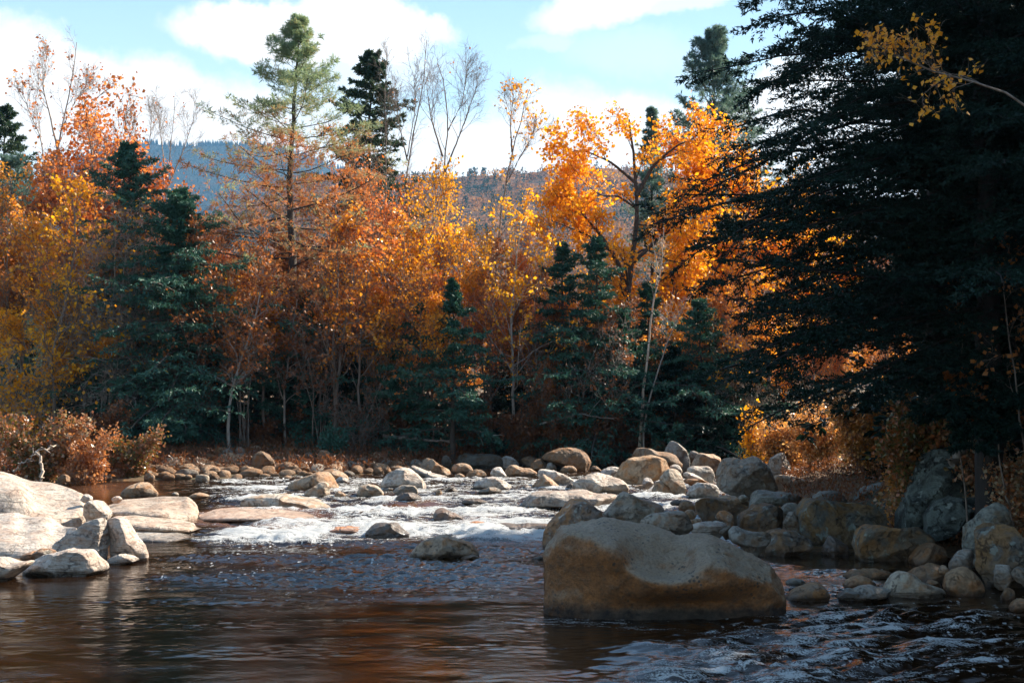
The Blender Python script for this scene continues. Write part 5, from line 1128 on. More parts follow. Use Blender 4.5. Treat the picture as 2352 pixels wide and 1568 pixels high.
# --- slender trunks along the far bank, each traced
SL = [
 ([(440, 1032), (428, 1000), (424, 940), (432, 800), (442, 640), (450, 520)], .07, 45.0, 'slender crooked trunk bending out over the left gravel bar', 'rust', BARK),
 ([(464, 1035), (460, 980), (466, 880), (470, 780)], .045, 45.2, 'short thin trunk just right of the crooked one at the gravel bar', 'brown', BARKP),
 ([(530, 1042), (522, 990), (528, 910), (556, 820), (590, 720), (606, 620)], .075, 44.2, 'pale trunk with a curved foot among boulders of the gravel bar', 'rust', BARKP),
 ([(612, 1005), (600, 940), (608, 850), (598, 720), (590, 560)], .07, 46.5, 'thin dark trunk left of the white pine', 'rust', BARK),
 ([(655, 1020), (652, 900), (668, 780), (690, 640)], .06, 46.6, 'narrow grey trunk crossing the foot of the white pine', 'brown', BARKP),
 ([(770, 1010), (772, 900), (790, 760), (812, 640), (822, 500)], .09, 46.0, 'dark double-curved trunk right of the white pine', 'orange', BARK),
 ([(790, 1012), (768, 930), (766, 800), (778, 640), (770, 470)], .085, 46.1, 'straight grey trunk standing in front of the double-curved one', 'rust', BARK),
 ([(838, 1000), (822, 920), (830, 760), (850, 600), (862, 470)], .07, 46.6, 'bent thin trunk left of the shaded fallen twigs', 'salmon', BARK),
 ([(1178, 990), (1180, 860), (1172, 740), (1186, 600), (1200, 470)], .08, 47.5, 'tall pale trunk right of the young blue-green spruce', 'gold', BARKP),
 ([(1125, 985), (1118, 860), (1132, 720), (1150, 580)], .06, 49.0, 'dark trunk just right of the young spruce', 'rust', BARK),
 ([(980, 985), (985, 850), (975, 740), (990, 620)], .055, 47.0, 'thin trunk left of the young spruce', 'salmon', BARK),
 ([(910, 990), (915, 880), (905, 760), (925, 640), (930, 520)], .06, 48.0, 'grey thin trunk in the shaded middle of the bank', 'orange', BARK),
 ([(1330, 985), (1345, 860), (1372, 790), (1400, 740)], .045, 47.2, 'arching grey sapling bowed to the right before the dark hemlocks', 'brown', BARKP),
 ([(1410, 1000), (1405, 900), (1420, 800), (1442, 700)], .045, 47.4, 'spindly grey sapling with fine bare twigs below the oak', 'brown', BARKP),
 ([(292, 1010), (290, 900), (300, 780), (315, 640), (305, 500)], .075, 46.0, 'brown trunk in front of the tall left hemlock', 'rust', BARK),
 ([(122, 1000), (128, 930), (118, 830), (150, 700), (175, 560), (165, 430)], .09, 44.0, 'twisting trunk above the left bush carrying yellow leaves', 'gold', BARK),
 ([(60, 1000), (90, 880), (110, 760), (90, 620), (60, 500)], .06, 45.0, 'leaning brown trunk near the left frame edge', 'orange', BARK),
 ([(1650, 980), (1655, 880), (1668, 780), (1690, 660)], .05, 49.0, 'thin brown trunk in the dark gap below the right hemlock', 'rust', BARK),
 ([(1745, 960), (1740, 860), (1752, 760), (1760, 640)], .05, 48.0, 'straight brown stem left of the orange bush', 'gold', BARK),
]
for k, (pl, r, Y, lab, lm, bk) in enumerate(SL):
    stree('slender_tree', 200 + k, 0, Y, [(pl, r)], bk, ML[lm], lab, cat='tree', cb=.28, nl=22, ll=.27, ang=.8, up=.05, c2=5, c3=4, lv=5, leafy=.5 if lm != 'brown' else .25, ls=.125, rt=.013, wig=.16)

# --- clumps of stems from one root
def clump(name, seed, px, Y, n, top, spread, r, wm, lm, label, cat='shrub', crown='crown', **kw):
    rg = np.random.RandomState(seed); b = gp(px, Y); out = []
    for k in range(n):
        tx = px + spread * (2 * (k + rg.rand()) / n - 1); ty = top - 15 + rg.rand() * 95
        e = P(tx, ty, Y) - b; e[1] += rg.normal() * abs(e[2]) * .15
        m = e * np.array([.35, .35, .5]); out.append((np.array([[rg.normal() * .1, rg.normal() * .1, -.2], m, e]), r * (.6 + .6 * rg.rand())))
    W, K = stem_tree(seed, out, **kw); return plant(name, W, K, wm, lm, b, label, cat, None, crown)
clump('alder_clump', 71, 560, 45.2, 8, 700, 60, .035, BARK, ML['rust'], 'fan of many thin alder stems rising from one root above the gravel bar', cb=.5, nl=8, ll=.25, lv=3, leafy=.4, ls=.12, c2=4, c3=3)
clump('alder_clump', 72, 735, 46, 7, 760, 45, .03, BARK, ML['brown'], 'smaller fan of thin stems right of the white pine foot', cb=.5, nl=8, ll=.25, lv=3, leafy=.4, ls=.12, c2=4, c3=3)
clump('bare_thicket', 73, 250, 45.3, 9, 480, 110, .05, BARKP, ML['gold'], 'grey tangle of bare curling branches before the left hemlocks', cb=.2, nl=20, ll=.38, ang=1.1, up=-.02, lv=1, leafy=.15, ls=.14, c2=6, c3=6, wig=.22, rt=.010)
clump('bare_thicket', 74, 40, 43.5, 6, 800, 110, .04, BARKP, ML['gold'], 'grey tangle of bare branches above the left bush at the frame edge', cb=.2, nl=16, ll=.42, ang=1.1, up=-.03, lv=2, leafy=.3, ls=.13, c2=6, c3=5, wig=.22, rt=.009)
clump('bare_thicket', 75, 1690, 48.5, 6, 720, 60, .04, BARKP, ML['brown'], 'tangle of dead grey branches in the dark gap left of the right hemlock', cb=.2, nl=18, ll=.34, ang=1.1, up=-.02, lv=1, leafy=.1, ls=.1, c2=5, c3=5, wig=.2, rt=.010)
clump('bare_thicket', 76, 820, 45.5, 6, 860, 80, .03, BARK, ML['brown'], 'low dark tangle of twigs at the middle of the far bank', cb=.2, nl=14, ll=.42, ang=1.1, up=-.03, lv=1, leafy=.3, ls=.1, c2=5, c3=5, wig=.22, rt=.008)

# --- leaf-laden broadleaf trees: several built, then copied
DEC = {}
def decid(key, seed, H, lm, wm=BARK, n=1, forks=2, sink=None, **kw):
    rg = np.random.RandomState(seed); a = dict(cb=.42, nl=14, ll=.32, ang=.8, up=.07, c2=6, c3=5, lv=4, ls=.125, rt=.016, wig=.12, lsp=.26, leafy=.62); a.update(kw)
    W, K = stem_tree(seed, free_stems(rg, H, .0095 * H, n, forks=forks), **a)
    DEC[key] = (W, K, wm, ML[lm], H, None)
decid('orange1', 301, 10, 'orange', n=2); decid('orange2', 302, 10, 'salmon', n=2, lv=5); decid('orange3', 303, 10, 'orange', n=1, forks=3)
decid('rust1', 304, 9, 'rust', n=2, lv=4, leafy=.6); decid('rust2', 305, 9, 'rust', n=3, lv=3, forks=1, leafy=.5); decid('gold1', 306, 10, 'gold', n=2); decid('gold2', 307, 9, 'gold', n=1, forks=3, lv=6)
decid('salmon', 308, 10, 'salmon', n=3, lv=3, forks=1, ls=.13); decid('sparse', 309, 9, 'rust', n=2, lv=2, wm=BARKP, ls=.14)
BT = []
def put(key, px, top, Y, label, wx=1.0, name='maple', cat='maple tree', rot=None):
    W, K, wm, lm, H0, e = DEC[key]
    b = gp(px, Y); s = (P(px, top, Y)[2] - b[2]) / (H0 * 1.02); rot = (px * 1.37) % 6.28 if rot is None else rot
    if e is None:
        e = plant(name, W, K, wm, lm, b, label, cat); DEC[key] = (W, K, wm, lm, H0, e)
        e.scale = (s * wx, s * wx, s); e.rotation_euler = (0, 0, rot); return e
    d = dup(e, b, rot, (s * wx, s * wx, s), label); d.name = name; d['category'] = cat; return d
T = [
 ('orange2', 175, 250, 52, 'orange tree with the highest leaves behind the left bare birch', 1.0), ('salmon', 245, 225, 53.5, 'thin-topped orange tree left of the hazy mountain', .8),
 ('orange1', 60, 400, 50.5, 'orange tree at the left behind the leaning brown trunk', 1.0), ('orange3', 130, 420, 48.8, 'orange tree in front of the tall thin birch', 1.0),
 ('rust1', 20, 520, 48, 'rust-coloured tree at the left frame edge', 1.0), ('gold1', 110, 640, 45.8, 'low yellow-leaved tree over the left bush', 1.2), ('gold2', 215, 745, 44.6, 'small tree holding a flat spray of bright yellow leaves at left', 1.3),
 ('rust2', 265, 500, 50.5, 'rusty tree behind the tall left hemlock', .9), ('orange1', 360, 470, 53, 'orange tree between the two left hemlocks', .9), ('salmon', 440, 465, 52.5, 'orange-red tree below the left end of the mountain', .9),
 ('rust2', 480, 540, 50, 'rusty tree left of the white pine', .9), ('orange2', 535, 570, 51.5, 'orange tree close behind the left boughs of the white pine', 1.0), ('rust1', 590, 520, 54, 'rusty tree seen through the pine boughs on their left', 1.0),
 ('salmon', 640, 600, 52, 'orange-red tree directly behind the white pine trunk', 1.0), ('gold2', 575, 650, 48.3, 'bright low orange tree left of the white pine trunk', 1.1), ('orange3', 725, 600, 48.5, 'bright orange tree right of the white pine trunk', 1.2),
 ('orange1', 800, 620, 47.8, 'orange maple with big leaves around the double-curved trunk', 1.1), ('rust1', 770, 470, 54, 'rusty tree behind the right boughs of the white pine', 1.0), ('salmon', 870, 365, 54.5, 'orange tree under the pointed spruce', .9),
 ('rust2', 835, 480, 50.5, 'thin rusty tree between the pine and the pointed spruce', .9), ('gold1', 985, 405, 51.5, 'yellow-orange tree in front of the fan-shaped bare tree', .8), ('orange2', 925, 450, 52, 'orange tree left of the yellow-orange one in the centre', .8),
 ('sparse', 915, 560, 48.6, 'brown half-bare tree in the centre of the wood', 1.0), ('orange1', 960, 640, 46.8, 'low tree with orange and whitish leaves left of the young spruce', 1.1), ('orange3', 1080, 540, 51, 'orange tree above the young spruce', .9),
 ('gold1', 1120, 540, 54, 'golden tree left of the gap to the hills', .7), ('orange2', 1180, 520, 55.5, 'orange tree with its top against the far hill', .8), ('gold2', 1215, 620, 56, 'golden tree filling the gap below the far hill', 1.1), ('gold1', 1290, 610, 57.5, 'bright yellow tree behind the dark spire-topped hemlock', 1.0),
 ('salmon', 1130, 640, 48.5, 'orange-red tree right of the young spruce', .9), ('rust1', 1230, 650, 49, 'rusty tree left of the spire-topped hemlock', .9), ('orange3', 1400, 560, 58, 'golden-orange tree filling in behind the oak trunk', 1.3),
 ('gold2', 1530, 520, 57, 'golden tree behind the right half of the oak', 1.2), ('orange1', 1640, 620, 52, 'orange tree behind the dead branches at right', 1.1), ('gold1', 1750, 420, 56, 'golden tree glowing through the right hemlock boughs', 1.1),
 ('gold2', 1850, 500, 53, 'golden tree deeper behind the right hemlock', 1.1), ('orange3', 1740, 650, 47.5, 'low orange tree seen through the hemlock above the orange bush', .9), ('rust2', 1560, 760, 49, 'brownish small tree behind the glinting hemlock', .9),
 ('orange2', 1900, 700, 46, 'orange tree behind the bushes of the right bank', .9), ('rust1', 2050, 600, 50, 'rusty tree behind the dark right bank', 1.1), ('gold1', 2200, 500, 48, 'golden tree showing as flecks through the dark hemlock', 1.1),
 ('salmon', 2330, 620, 44, 'orange tree behind the hemlock at the right frame edge', 1.0), ('rust2', 1020, 760, 50, 'rusty understorey tree behind the young spruce', .9), ('rust2', 690, 780, 50, 'rusty understorey tree right behind the pine foot', .9),
 ('rust1', 400, 620, 50.5, 'rusty tree behind the broad blue-green hemlock', .9), ('sparse', 350, 640, 48, 'brown half-bare tree between the left hemlocks', .9), ('sparse', 500, 640, 47, 'brown half-bare tree behind the curved-foot trunk', .9),
 ('sparse', 1240, 760, 47.5, 'brown half-bare tree right of the tall pale trunk', .9), ('sparse', 860, 700, 47.4, 'brown half-bare tree right of the double-curved trunk', .9), ('sparse', 190, 600, 46.5, 'brown half-bare tree right of the twisting left trunk', .9),
]
for (key, px, top, Y, lab, wx) in T: put(key, px, top, Y, lab, wx)
# deeper rows that close the wood behind, told apart by nothing but their colour
rg = np.random.RandomState(77)
GR = {'orange': 'orange tree lost in the crowd at the back of the wood', 'rust': 'rusty tree lost in the crowd at the back of the wood', 'dark': 'dark hemlock lost in the crowd at the back of the wood'}
b0 = conifer(88, 10, .12, nb=70, base=.03, prof=prof_pts([(.0, .2), (.15, .22), (.5, .17), (.8, .08), (1, .01)]), elev=prof_pts([(0, -.15), (.7, .1), (1, .9)]), tw=10, nd=9, bl=.18, bw=.075, droop=-.03, bare=.04, sub=2)
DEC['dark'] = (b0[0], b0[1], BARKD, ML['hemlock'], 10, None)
for k in range(78):
    row = k % 3; Y = (60, 66, 74)[row] + rg.rand() * 4; px = -350 + (k // 3) * 103 + rg.rand() * 70 + row * 35
    if k < 0: continue
    top = 640 + rg.rand() * 130 - 10 * row
    if 1000 < px < 1330: top += 110
    key = rg.choice(['orange1', 'orange3', 'gold2', 'dark', 'dark', 'dark', 'dark'])
    gk = 'dark' if key == 'dark' else ('rust' if 'rust' in key else 'orange')
    o = put(key, px, top, Y, GR[gk], 1.15 if key != 'dark' else 1.3, name='hemlock' if gk == 'dark' else 'maple', cat='hemlock' if gk == 'dark' else 'maple tree'); o['group'] = gk + ' trees at the back of the wood'
# dark understorey right behind the first trunks
for k in range(26):
    px = 60 + k * 66 + rg.rand() * 40; Y = 48.5 + rg.rand() * 6
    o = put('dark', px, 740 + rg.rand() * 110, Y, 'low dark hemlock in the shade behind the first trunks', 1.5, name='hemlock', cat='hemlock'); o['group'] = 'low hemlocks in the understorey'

# --- the near hemlock that fills the right of the picture
def near_hemlock(seed, px, Y, H, label, targets, nb, blen, bw=.024, bl=.078, tw=20, sub=9, nd=20, base=.26, width=1., name='hemlock'):
    b = gp(px, Y); Y = min(Y, 24) - 1.0; ex = []
    for (tx, ty, rz) in targets:        # bough tips read off the photograph; rz is how far above the tip the bough leaves the trunk
        tip_ = P(tx, ty, Y - .6) - b; z0 = np.clip(tip_[2] + rz, .8, H * .95)
        v = tip_ - np.array([0, 0, z0]); ex.append(((0, 0, z0), v, np.linalg.norm(v) * 1.03))
    W, K = conifer(seed, H, .27, nb=nb, base=base, prof=prof_pts([(0, .8), (.2, 1), (.5, .95), (.8, .6), (1, .1)]) if False else prof_pts([(0, blen * .75 / H), (.2, blen / H), (.55, blen * .9 / H), (.85, blen * .5 / H), (1, .02)]),
                   elev=prof_pts([(0, .02), (.6, .05), (1, .6)]), tw=tw, nd=nd, bl=bl, bw=bw, droop=-.012, tip=-.03, twl=.24, sub=sub, extra=ex, bare=.06, width=width, rt=.010, brk=.007)
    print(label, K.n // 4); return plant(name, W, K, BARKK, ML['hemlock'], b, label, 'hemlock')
near_hemlock(401, 2275, 21.6, 16.5, 'huge near hemlock filling the dark right side of the picture', [
    (1722, 5, .6), (1765, 50, .5), (1688, 98, .3), (1800, 150, .3), (1700, 260, .6), (1745, 330, .3), (1530, 345, 0), (1590, 430, .8), (1700, 480, .5), (1760, 540, .4), (1655, 590, .7), (1700, 640, .5),
    (1690, 705, .6), (1760, 760, .5), (1715, 800, .8), (1850, 850, .8), (1900, 60, .3), (1850, 400, .4), (1850, 620, .4), (2000, 880, .6), (2100, 900, .5), (2160, 960, .5), (2290, 960, .3), (2240, 930, .3), (2330, 900, .3), (2200, 1010, .4), (1820, 100, .4), (1780, 180, .3)], 118, 4.1)
near_hemlock(402, 2150, 26.0, 15, 'second dark hemlock behind the near one, its boughs reaching furthest left', [
    (1640, 230, .3), (1580, 200, .5), (1620, 300, .5), (1690, 400, .4), (1660, 500, .5), (1750, 700, .6), (1710, 850, .8), (1780, 890, .6)], 100, 3.8, bw=.026, bl=.09, nd=13, sub=8)
near_hemlock(403, 2480, 24, 17, 'dark hemlock whose boughs enter at the upper right corner', [(2150, 100, .4), (2100, 300, .4), (2150, 500, .4)], 90, 5.0, bw=.032, bl=.10, tw=16, sub=8, nd=12)
for px, Y, top, lab in ((2215, 31, -80, 'dark hemlock deeper in the right bank wood behind the near one'), (2340, 33, -160, 'dark hemlock behind the near hemlock close to the right frame edge'), (2440, 29, -200, 'dark hemlock mostly outside the right frame edge')):
    put('dark', px, top, Y, lab, 1.25, name='hemlock', cat='hemlock')
# outside the frame to the right: the wood that shades the near water
e0 = None
for k, (x0, y0, s) in enumerate([(13, 14, 1.5), (12.5, 20.5, 1.55), (15, 26, 1.6), (12, 29, 1.15), (18, 19, 1.6), (17, 11, 1.6), (20, 32, 1.6), (13, 7, 1.4), (22, 25, 1.7)]):
    W, K, wm, lm, H0, e = DEC['dark']
    d = dup(e, (x0, y0, g1(x0, y0) - .1), k * 1.1, (s * 1.3, s * 1.3, s), 'tall hemlock of the wood on the right bank, outside the frame'); d.name = 'hemlock'; d['category'] = 'hemlock'; d['group'] = 'hemlocks beyond the right frame edge'

# orange maple sprays hanging in front of the hemlock
def spray(seed, Y, pl, r, label, lm='oak', **kw):
    a = dict(cb=.3, nl=12, ll=.30, c2=4, c3=4, lv=4, ls=.085, ang=.7, up=.02, rt=.005, leafy=.6, wig=.15, lsp=.05); a.update(kw)
    pts = np.array([P(x, y, Y) for x, y in pl]); b = gp(pl[0][0], Y); rel = pts - b
    rel = np.concatenate([[[rel[0, 0] + .35, .3, -.2], [rel[0, 0] + .25, .15, rel[0, 2] * .5]], rel])
    W, K = stem_tree(seed, [(rel, r)], **a); return plant('maple', W, K, BARK, ML[lm], b, label, 'maple tree')
spray(421, 15.0, [(2430, 260), (2352, 218), (2230, 190), (2130, 160), (2040, 130), (1985, 90)], .05, 'maple bough with amber leaves crossing the hemlock at upper right', 'orange', cb=.84, nl=14, ll=.075, lv=4, leafy=.6, ls=.06)
spray(422, 21.0, [(2300, 1100), (2290, 980), (2240, 900), (2190, 870)], .03, 'young maple with orange leaves by the hemlock trunk low at right', 'rust', cb=.6, nl=9, ll=.2)
spray(423, 20.5, [(2345, 1000), (2330, 850), (2310, 720), (2300, 610), (2320, 560)], .03, 'maple sapling with amber leaves at the right frame edge', 'rust', cb=.5, nl=9, ll=.16, lv=3)
spray(424, 21.5, [(2190, 960), (2210, 800), (2215, 680), (2200, 600)], .02, 'thin maple sapling with few big leaves in front of the hemlock', 'rust', cb=.7, nl=4, ll=.12, lv=2)

# --- shrubs
sh = dict(cb=.12, nl=9, ll=.34, ang=.65, up=.12, c2=5, c3=4, rt=.007, wig=.20, lsp=.14, leafy=.50)
clump('shrub', 501, 95, 36.5, 18, 962, 120, .018, BARKP, ML['mixed'], 'wide bush with whitish and red flecked leaves on the left bank', lv=6, ls=.10, **sh)
clump('shrub', 502, 190, 36.2, 12, 1000, 75, .018, BARKP, ML['fern'], 'orange-red bush right of the whitish flecked one', lv=4, ls=.085, **sh)
clump('shrub', 503, 300, 38.5, 10, 990, 70, .018, BARK, ML['mixed'], 'dark leafy bush behind the orange ferns', lv=5, ls=.09, **sh)
clump('shrub', 504, 1800, 38.0, 15, 958, 66, .02, BARK, ML['rightb'], 'glowing orange bush in the sun at the edge of the right bank', lv=5, ls=.075, **sh)
clump('shrub', 505, 1885, 36.0, 16, 950, 80, .02, BARK, ML['rightb'], 'large orange and green bush right of the glowing one', lv=5, ls=.075, **sh)
clump('shrub', 506, 1985, 32.0, 16, 925, 90, .02, BARK, ML['rightb'], 'shaded bush with yellow and brown leaves left of the lichen-covered pinnacle', lv=6, ls=.08, **sh)
clump('shrub', 507, 2125, 23.9, 14, 930, 80, .02, BARK, ML['mixed'], 'dim green and brown bush behind the lichen-covered pinnacle', lv=7, ls=.085, **sh)
clump('shrub', 508, 2250, 23.0, 9, 1000, 60, .02, BARK, ML['mixed'], 'dark bush beside the hemlock trunk above the upright grey boulder', lv=6, ls=.08, **sh)
clump('shrub', 509, 2330, 21.5, 12, 1080, 60, .015, BARK, ML['mixed'], 'dark undergrowth above the square-cut boulder', lv=6, ls=.07, **sh)
clump('shrub', 510, 1735, 42.0, 9, 950, 26, .018, BARK, ML['gold'], 'small sprig of yellow leaves left of the glowing orange bush', lv=2, ls=.09, **sh)
clump('shrub', 511, 760, 44.0, 8, 1000, 40, .015, BARK, ML['needle'], 'low green shrub over the dark boulder of the far bank', lv=6, ls=.08, **sh)
clump('shrub', 512, 2085, 24.4, 8, 1075, 35, .012, BARK, ML['rightb'], 'small yellowish green bush between the massive boulder and the pinnacle', lv=7, ls=.07, **sh)
for k, (px, top, Y, lab) in enumerate([(1080, 930, 47.5, 'brown brush under the young spruce'), (1200, 925, 47, 'brown brush at the foot of the tall pale trunk'), (1290, 910, 47, 'rust-brown brush left of the arching sapling'), (1370, 925, 47.2, 'rust-brown brush below the spindly sapling'),
        (1450, 940, 47.5, 'rust-brown brush at the foot of the white birch'), (1540, 950, 48, 'brown brush right of the white birch foot'), (1620, 990, 50, 'low brown brush behind the peaked boulder'), (940, 950, 47, 'dark brown brush in the middle of the far bank'),
        (680, 960, 47, 'brown brush at the foot of the white pine'), (580, 970, 46, 'brown brush above the gravel bar'), (500, 975, 46.5, 'brown brush behind the pale curved trunk'), (240, 940, 42, 'dark brown brush under the left hemlock')]):
    clump('brush', 520 + k, px, Y, 12, top, 62, .015, BARK, ML['brown'], lab, lv=3, ls=.10, **sh)

# dead driftwood and fallen logs
def log(name, pts, r, wm, label, seed, side=4):
    rg = np.random.RandomState(seed); pts = np.array(pts); b = pts[0]; W = Bin()
    path = resample(pts - b, 20)[None]; path[0, 1:-1] += rg.normal(size=(18, 3)) * .03; W.add(*tubes(path, [r], [r * .35], 8))
    if side:
        c, b_, t = children(rg, path, side, .25, .95, .9, lambda t, l: .28 * l, 7, .15, .02); W.add(*tubes(c, np.full(len(c), r * .4), np.full(len(c), r * .12), 5))
    o = link(name, W.mesh(name, wm), None, b); return tag(o, label, 'driftwood' if name == 'driftwood' else 'log')
log('driftwood', [P(94, 1103, 33.5), P(97, 1060, 33.5), P(80, 1035, 33.6), P(115, 1030, 33.7), P(128, 1022, 34)], .05, BIRCH, 'bleached crooked driftwood branch standing behind the left outcrop', 1)
log('driftwood', [P(30, 1080, 35), P(70, 1050, 35), P(100, 1030, 35.2)], .035, BARKP, 'grey dead stick slanting through the left bush', 2, 2)
log('fallen_log', [P(2185, 1062, 22.2), P(2215, 1020, 22.4), P(2245, 995, 22.6)], .09, BARKP, 'broken log leaning behind the lichen-covered pinnacle', 3, 0)
log('fallen_log', [P(880, 1000, 46.5), P(960, 1010, 46), P(1040, 1015, 45.8)], .08, BARK, 'thin fallen trunk lying along the middle of the far bank', 4, 5)
log('fallen_log', [P(1010, 960, 46.5), P(1080, 985, 46.2), P(1140, 1000, 46)], .05, BARKP, 'grey fallen branch slanting below the young spruce', 5, 6)
log('fallen_log', [P(1240, 975, 46.8), P(1330, 950, 46.4), P(1410, 962, 46.2)], .045, BARKP, 'arched dead branch over the rust-brown brush', 6, 6)
log('fallen_log', [P(380, 990, 48), P(300, 994, 48), P(230, 992, 48)], .07, BARKP, 'pale fallen trunk deep under the left hemlock', 7, 0)

# --- stuff: leaf litter, ferns and grass
def scatter(n, box, f, seed):
    rg = np.random.RandomState(seed); px = rg.uniform(box[0], box[2], n); Y = rg.uniform(box[1], box[3], n)
    x = (px - CX) / F * Y; z = ground(x, Y); k = bank(x, Y) > f; return np.stack([x, Y, z], 1)[k], rg
p, rg = scatter(90000, (-200, 34, 1900, 60), .8, 1)
K = Bin(); d = rg.normal(size=p.shape); d[:, 2] *= .35; K.add(*blades(rg, p + [0, 0, .03], d, .13, .10)); 
tag(link('fallen_leaves', K.mesh('fallen_leaves', ML['litter'], False)), 'fallen orange and brown leaves carpeting the far bank', 'fallen leaves', kind='stuff')
def tufts(n, boxes, seed, lm, name, label, cat, h=.4, bl=.12):
    K = Bin(); rg = np.random.RandomState(seed)
    for bx in boxes:
        p, r_ = scatter(n, bx, .3, seed); m = 9
        q = np.repeat(p, m, 0); d = rg.normal(size=q.shape) * .45 + [0, 0, 1]; t = rg.rand(len(q))
        q = q + nrm(d) * (t * h)[:, None]; K.add(*blades(rg, q, d + rg.normal(size=q.shape) * .8, bl, bl * .35))
    tag(link(name, K.mesh(name, ML[lm], False)), label, cat, kind='stuff')
tufts(2600, [(130, 33.5, 330, 37.5), (1500, 48, 1760, 54)], 3, 'fern', 'ferns', 'orange ferns and dry grass at the edge of the banks', 'ferns', .55)
tufts(1500, [(300, 40, 1250, 47), (0, 36, 300, 42)], 4, 'brown', 'undergrowth', 'brown low undergrowth on the far bank', 'undergrowth', .5)
tufts(900, [(2050, 19.5, 2400, 26), (1800, 26, 2300, 36)], 5, 'brown', 'dry_grass', 'dark dry grass between the boulders of the right bank', 'grass', .35, .09)

# ------------------------------------------------------------------ hills
def hill_material(name, stops, sc):
    m, nt, out = mat(name); geo = N(nt, 'NewGeometry')
    n1 = tex(nt, 'Noise', geo.outputs['Position'], Scale=sc, Detail=8.0, Roughness=.75); n2 = tex(nt, 'Noise', geo.outputs['Position'], Scale=sc * 5, Detail=5.0, Roughness=.7)
    f = math_n(nt, 'ADD', math_n(nt, 'MULTIPLY', n1.outputs['Fac'], .65), math_n(nt, 'MULTIPLY', n2.outputs['Fac'], .35))
    p = N(nt, 'BsdfPrincipled', Roughness=.95); p.inputs['Specular IOR Level'].default_value = .1; L(nt, ramp(nt, f, stops), p.inputs['Base Color'])
    bm = N(nt, 'Bump', Strength=1.0, Distance=12.0 * .02 / sc); L(nt, n2.outputs['Fac'], bm.inputs['Height']); L(nt, bm.outputs[0], p.inputs['Normal'])
    L(nt, p.outputs[0], out.inputs[0]); return m
def hill(name, Y, ridge, base_h, depth, m, amp, nx=160, ny=40):
    ridge = np.array(ridge, float); px = np.linspace(ridge[0, 0], ridge[-1, 0], nx)
    rz = np.array([P(a, np.interp(a, ridge[:, 0], ridge[:, 1]), Y)[2] for a in px]); rx = (px - CX) / F * Y
    t = np.linspace(0, 1, ny); v = []
    for k in t:
        yy = Y - depth * (1 - k); zz = base_h + (rz - base_h) * (k ** 1.15)
        v.append(np.stack([rx * (.75 + .25 * k) if False else rx, np.full(nx, yy), zz], 1))
    for k in (1, 2, 3): v.append(np.stack([rx, np.full(nx, Y + depth * .35 * k), base_h + (rz - base_h) * (1 - k / 3)], 1))
    V = np.concatenate(v); V[:, 2] += amp * fbm(V / (depth * .25) + 3, 4) * np.clip((V[:, 2] - base_h) / 20, 0, 1)
    n = len(v); I = np.arange(n * nx).reshape(n, nx); Q = np.stack([I[:-1, :-1], I[:-1, 1:], I[1:, 1:], I[1:, :-1]], -1).reshape(-1, 4)
    o = link(name, mesh_np(name, V, [Q], [m])); tag(o, kind='structure'); return V, n, nx
HM = hill_material('autumn_hillside', [(.3, (.02, .04, .03)), (.45, (.09, .06, .045)), (.55, (.26, .11, .04)), (.7, (.40, .17, .05))], .03)
MM = hill_material('mountain_forest', [(.35, (.008, .018, .018)), (.52, (.02, .03, .024)), (.68, (.07, .04, .028))], .008)
V, n, nx_ = hill('hill', 1300, [(-900, 520), (-200, 540), (300, 560), (560, 490), (760, 425), (920, 398), (1100, 404), (1330, 400), (1600, 420), (2000, 470), (2700, 500), (3400, 520)], 5, 950, HM, 22)
# the hill's wood reads as one mass: leaf clumps and little spires spread over its face
rg = np.random.RandomState(9); K = Bin(); cnt = 11000
ix = rg.randint(0, nx_ - 1, cnt); iy = (rg.rand(cnt) ** .7 * 39).astype(int); G = V.reshape(n, nx_, 3)
c = G[iy, ix] * (1 - .5) + G[np.minimum(iy + 1, n - 1), ix + 1] * .5; c[:, 0] += rg.normal(size=cnt) * 3; c[:, 1] += rg.normal(size=cnt) * 3
kind = (noise(c / 130) + .5 * rg.normal(size=cnt) * .6)
per = 26; b = np.repeat(np.arange(cnt), per); r = rg.rand(len(b)); con = kind[b] < -.18
hh = np.where(con, 9 + 3 * rg.rand(len(b)) * 0, 7.5); z = rg.rand(len(b)); th = rg.rand(len(b)) * 6.28
rad = np.where(con, 2.4 * (1 - z), 3.6 * np.sqrt(np.maximum(.02, 1 - (2 * z - 1) ** 2)))
q = c[b] + np.stack([np.cos(th) * rad, np.sin(th) * rad, z * hh - .5], 1)
tint = np.where(con, .05 + .12 * rg.rand(len(b)), np.clip(.5 + .5 * noise(c / 40)[b] + .10 * rg.normal(size=len(b)) + .15 * (rg.rand(cnt)[b] - .5), .28, 1))
K.add(*blades(rg, q, rg.normal(size=q.shape), np.where(con, 1.5, 2.3), 1.7), tint)
def tint_mat(name, stops):
    m, nt, out = mat(name); a = N(nt, 'Attribute', attribute_name='mix'); c = ramp(nt, a.outputs['Fac'], stops)
    p = N(nt, 'BsdfPrincipled', Roughness=.8); p.inputs['Specular IOR Level'].default_value = .1; L(nt, c, p.inputs['Base Color'])
    tr = N(nt, 'BsdfTranslucent'); L(nt, c, tr.inputs[0]); mx = N(nt, 'MixShader'); mx.inputs[0].default_value = .35; L(nt, p.outputs[0], mx.inputs[1]); L(nt, tr.outputs[0], mx.inputs[2]); L(nt, mx.outputs[0], out.inputs[0]); return m
HT = tint_mat('far_wood', [(.0, (.012, .035, .025)), (.22, (.03, .06, .04)), (.30, (.16, .10, .07)), (.5, (.30, .13, .05)), (.75, (.50, .22, .04)), (1, (.60, .36, .06))])
tag(link('hillside_wood', K.mesh('hillside_wood', HT, False)), 'mixed orange and dark green wood covering the far hill', 'forest', kind='stuff')
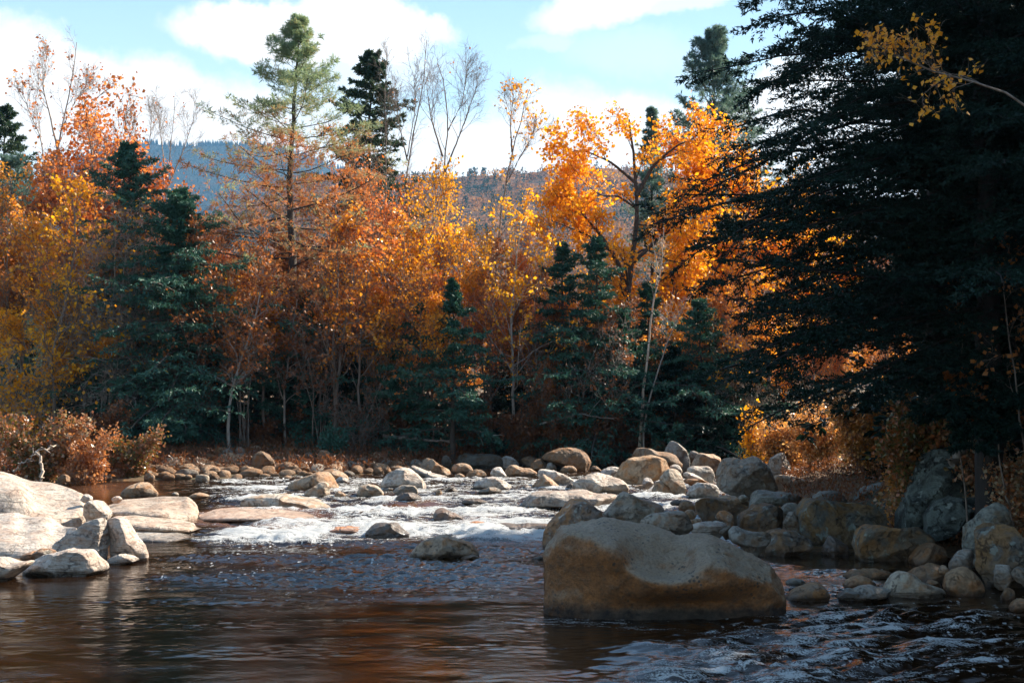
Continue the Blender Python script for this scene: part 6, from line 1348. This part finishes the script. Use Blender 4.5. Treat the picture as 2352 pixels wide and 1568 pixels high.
V, n, nx_ = hill('mountain', 3600, [(-1500, 520), (-300, 470), (60, 430), (180, 372), (260, 335), (330, 321), (430, 325), (545, 330), (620, 332), (700, 348), (780, 385), (880, 420), (1200, 470), (2000, 520), (3200, 560)], 10, 1900, MM, 50, 300, 60)
K = Bin(); G = V.reshape(n, nx_, 3); cnt = 9000; ix = rg.randint(0, nx_ - 1, cnt); iy = np.where(rg.rand(cnt) < .35, 59, rg.randint(25, 60, cnt)); f = rg.rand(cnt)[:, None]
c = G[iy, ix] * (1 - f) + G[iy, ix + 1] * f; hh = 10 + 9 * rg.rand(cnt); a = rg.rand(cnt) * 3.14
VV = []; ff = []
for j in range(2):
    aa = a + j * PI / 2; dx = np.stack([np.cos(aa), np.sin(aa), aa * 0], 1) * 2.6
    VV.append(np.stack([c - dx, c + dx, c + np.stack([a * 0, a * 0, hh], 1) + dx * .02, c + np.stack([a * 0, a * 0, hh], 1) - dx * .02], 1).reshape(-1, 3))
K.add(np.concatenate(VV), np.arange(8 * cnt).reshape(-1, 4), np.full(2 * cnt, .12))
tag(link('mountain_wood', K.mesh('mountain_wood', HT, False)), 'dark conifer wood with a jagged crest on the distant mountain', 'forest', kind='stuff')

# ------------------------------------------------------------------ air
def box(name, lo, hi, m):
    V = np.array([[x, y, z] for x in (lo[0], hi[0]) for y in (lo[1], hi[1]) for z in (lo[2], hi[2])], float)
    Q = np.array([[0, 1, 3, 2], [4, 6, 7, 5], [0, 4, 5, 1], [2, 3, 7, 6], [0, 2, 6, 4], [1, 5, 7, 3]]); return link(name, mesh_np(name, V, [Q], [m], False))
HAZE = True
if HAZE:
    m, nt, out = mat('haze_air'); pv = N(nt, 'VolumePrincipled'); pv.inputs['Color'].default_value = (.27, .60, 1.0, 1); pv.inputs['Density'].default_value = .00009; pv.inputs['Anisotropy'].default_value = .2
    L(nt, pv.outputs[0], out.inputs['Volume'])
    zt = 860
    tag(box('haze', (-4200, -400, -3), (4200, 6200, zt), m), 'thin blue autumn haze over the valley', 'haze', kind='stuff')
